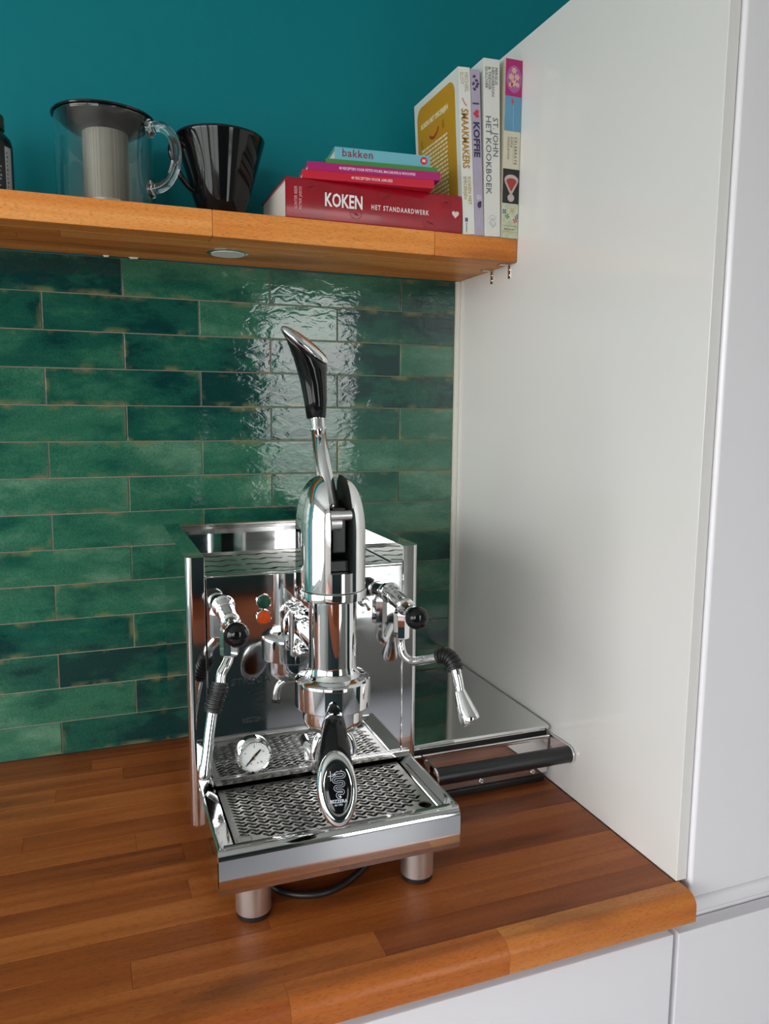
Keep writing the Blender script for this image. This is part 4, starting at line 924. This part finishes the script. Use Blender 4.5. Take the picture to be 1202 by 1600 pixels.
lav = simple('lavender_cover', srgb(176, 166, 188), .35, var=.10, bscale=40)
s2 = book('slim lavender book between the two white standing cookbooks', (-.0785, -.2135, ZS), (0, math.radians(-3.4), 0), .2550, .170, .0162, lav, G1, True)
text('title', 'I', .0150, (.0024, -.0006, .2050), RD, UP, C(60, 50, 84), s2, bold=.0005, xs=.9)
bm = bmesh.new(); H = [(z, -x) for x, z in heart(0, 0, .0062)]; poly(bm, [(.0080+a_*1.0, .1880+b_) for a_, b_ in [(q[0], q[1]) for q in H]], (0, -.0004, 0), (1, 0, 0), (0, 0, 1), th=.0002); fin('heart_print', bm, C(206, 52, 60), s2)
text('title', 'KOFFIE', .0150, (.0024, -.0006, .1760), RD, UP, C(60, 50, 84), s2, bold=.0005, xs=1.14)
bm = bmesh.new()
for cx, cz, a_ in ((.0060, .2440, .4), (.0100, .2380, -.3), (.0045, .2330, .9), (.0100, .2290, .2), (.0060, .2250, -.5), (.0120, .2330, .5)):
    P = [(cx+.0030*math.cos(t)*math.cos(a_)-.0021*math.sin(t)*math.sin(a_), cz+.0030*math.cos(t)*math.sin(a_)+.0021*math.sin(t)*math.cos(a_)) for t in [2*PI*i/14 for i in range(14)]]
    poly(bm, P, (0, -.0003, 0), (1, 0, 0), (0, 0, 1), th=.0002)
fin('coffee_bean_print', bm, C(84, 62, 98), s2)
bm = bmesh.new(); poly(bm, circ(.0090, .0480, .0036, .0050, 16), (0, -.0004, 0), (1, 0, 0), (0, 0, 1), th=.0002); poly(bm, [(.0100, .0500), (.0130, .0510), (.0130, .0530), (.0095, .0540)], (0, -.0004, 0), (1, 0, 0), (0, 0, 1), th=.0002); fin('cup_print', bm, C(70, 52, 84), s2)
bm = bmesh.new(); poly(bm, rrect(.004, .013, .056, .064, .002), (0, -.0004, 0), (1, 0, 0), (0, 0, 1), th=.0002); fin('cup_print', bm, C(206, 190, 204), s2)
text('publisher_mark', 'tirion', .0050, (.0062, -.0006, .0280), RD, UP, C(206, 198, 214), s2)

s3 = book('thick white cookbook with grey lettering, beside the pictured one', (-.0618, -.2145, ZS), (0, math.radians(-2.0), 0), .2745, .190, .0292, wcov, G1, True)
for i, (s_, x) in enumerate((('FERGUS', .0205), ('HENDERSON', .0145), ('& TREVOR', .0085), ('GULLIVER', .0028))): text('author_name', s_, .0064, (x, -.0006, .2620), RD, UP, C(104, 106, 108), s3, xs=1.18)
text('title', 'ST. JOHN', .0132, (.0165, -.0006, .1860), RD, UP, C(92, 96, 98), s3, xs=1.12)
text('title', 'HET KOOKBOEK', .0138, (.0035, -.0006, .1880), RD, UP, C(92, 96, 98), s3, xs=1.16)
bm = bmesh.new()
ribbon(bm, [(.0145, .0285), (.0205, .0205), (.0155, .0140), (.0090, .0210)], .0006, (0, -.0005, 0), (1, 0, 0), (0, 0, 1), closed=True); ribbon(bm, [(.0110, .0225), (.0165, .0160), (.0195, .0195)], .0006, (0, -.0005, 0), (1, 0, 0), (0, 0, 1))
ribbon(bm, circ(.0145, .0300, .0055, .0035, 14), .0004, (0, -.0005, 0), (1, 0, 0), (0, 0, 1), closed=True)
fin('publisher_mark', bm, C(140, 142, 142), s3)

s4 = book('book with colourful picture spine, standing against the white cabinet', (-.0318, -.2160, ZS), (0, 0, 0), .2795, .190, .0308, simple('cream_cover', srgb(214, 208, 186), .35), G1, True)
def patch(nm, x0, x1, z0, z1, col, y=-.0004, mat=None):
    bm = bmesh.new(); poly(bm, [(x0, z0), (x1, z0), (x1, z1), (x0, z1)], (0, y, 0), (1, 0, 0), (0, 0, 1), th=.0001); return fin(nm, bm, mat or C(*col), s4)
w_ = .0306; f0 = .0002; zz = [.2793, .2228, .1688, .1100, .0555, .0002]
patch('spine_picture', f0, w_, zz[1], zz[0], (178, 34, 108)); patch('spine_picture', f0, w_, zz[2], zz[1]-.0002, (92, 150, 184), mat=simple('sky_print', srgb(98, 154, 186), .35, var=.12, bscale=30))
patch('spine_picture', f0, w_, zz[4], zz[3]-.0002, (36, 34, 34)); patch('spine_picture', f0, w_, zz[5], zz[4]-.0002, (206, 204, 178), mat=simple('meadow_print', srgb(196, 200, 172), .4, var=.3, bscale=160))
bm = bmesh.new(); poly(bm, [(x, min(z, .2785)) for x, z in circ(.0160, .2490, .0142, .0210, 28)], (0, -.0006, 0), (1, 0, 0), (0, 0, 1), th=.0001); fin('plate_print', bm, C(176, 96, 166), s4)
bm = bmesh.new()
for cx, cz, R0, a0 in ((.0155, .2620, .0060, .2), (.0105, .2520, .0066, .5), (.0210, .2525, .0062, .1), (.0150, .2430, .0068, .8), (.0220, .2410, .0050, .3), (.0100, .2400, .0052, .6)):
    P = []
    for i in range(12): r_ = R0*(1 if i % 2 == 0 else .58); t = a0+i*PI/6; P.append((cx+r_*math.cos(t), cz+r_*math.sin(t)))
    poly(bm, P, (0, -.0009-.0001*(cx > .0152), 0), (1, 0, 0), (0, 0, 1), th=.0001)
fin('biscuit_print', bm, C(226, 178, 158), s4)
bm = bmesh.new(); poly(bm, [(.0120, .2180), (.0150, .2195), (.0170, .2140), (.0150, .2090), (.0125, .2140)], (0, -.0006, 0), (1, 0, 0), (0, 0, 1), th=.0001); fin('kite_print', bm, C(190, 84, 78), s4)
bm = bmesh.new(); ribbon(bm, [(.0150, .2090), (.0168, .1980), (.0160, .1840), (.0172, .1700)], .0004, (0, -.0006, 0), (1, 0, 0), (0, 0, 1)); fin('kite_string_print', bm, C(206, 220, 226), s4)
text('title', 'CELEBRATE', .0068, (.0200, -.0006, .1610), RD, UP, C(120, 116, 104), s4, xs=.98, spacing=1.35)
text('author_name', 'PIPPA', .0054, (.0125, -.0006, .1600), RD, UP, C(136, 132, 120), s4, spacing=1.3)
text('author_name', 'MIDDLETON', .0054, (.0070, -.0006, .1600), RD, UP, C(136, 132, 120), s4, spacing=1.2)
bm = bmesh.new(); ribbon(bm, [(.0178, .1620), (.0178, .1180)], .0003, (0, -.0005, 0), (1, 0, 0), (0, 0, 1)); fin('title_rule', bm, C(150, 146, 132), s4)
bm = bmesh.new(); poly(bm, circ(.0160, .0925, .0130, .0086, 24), (0, -.0006, 0), (1, 0, 0), (0, 0, 1), th=.0001, base=.00008); poly(bm, [(.0036, .0890), (.0143, .0700), (.0177, .0700), (.0284, .0890)], (0, -.0006, 0), (1, 0, 0), (0, 0, 1), th=.0001); poly(bm, circ(.0160, .0645, .0062, n=20), (0, -.0006, 0), (1, 0, 0), (0, 0, 1), th=.0001); fin('cocktail_glass_print', bm, C(196, 178, 176), s4)
bm = bmesh.new(); poly(bm, circ(.0160, .0905, .0094, .0048, 24), (0, -.0008, 0), (1, 0, 0), (0, 0, 1), th=.0001, base=.00022); poly(bm, [(.0070, .0890), (.0154, .0750), (.0166, .0750), (.0250, .0890)], (0, -.0008, 0), (1, 0, 0), (0, 0, 1), th=.0001); fin('cocktail_print', bm, C(170, 62, 52), s4)
rk = random.Random(9)
for col, cx, cz in (((206, 170, 92), .0190, .0450), ((52, 78, 150), .0045, .0420), ((196, 52, 60), .0250, .0290), ((60, 116, 74), .0105, .0345), ((68, 92, 168), .0285, .0350)):
    bm = bmesh.new()
    for q in range(4):
        t = q*PI/2+cx*100; poly(bm, [(cx, cz), (min(max(cx+.0046*math.cos(t), .0006), .0302), cz+.0046*math.sin(t)), (min(max(cx+.0038*math.cos(t+.8), .0006), .0302), cz+.0038*math.sin(t+.8))], (0, -.0006, 0), (1, 0, 0), (0, 0, 1), th=.0001)
    fin('pinwheel_print', bm, C(*col), s4)
bm = bmesh.new(); ribbon(bm, [(.001, .0200), (.0300, .0195)], .0009, (0, -.0006, 0), (1, 0, 0), (0, 0, 1)); ribbon(bm, [(.001, .0105), (.0300, .0100)], .0006, (0, -.0006, 0), (1, 0, 0), (0, 0, 1)); fin('fence_print', bm, C(150, 160, 130), s4)
text('publisher_mark', 'SPECTRUM', .0038, (.0050, -.0008, .0128), (1, 0, 0), (0, 0, 1), C(140, 96, 84), s4)
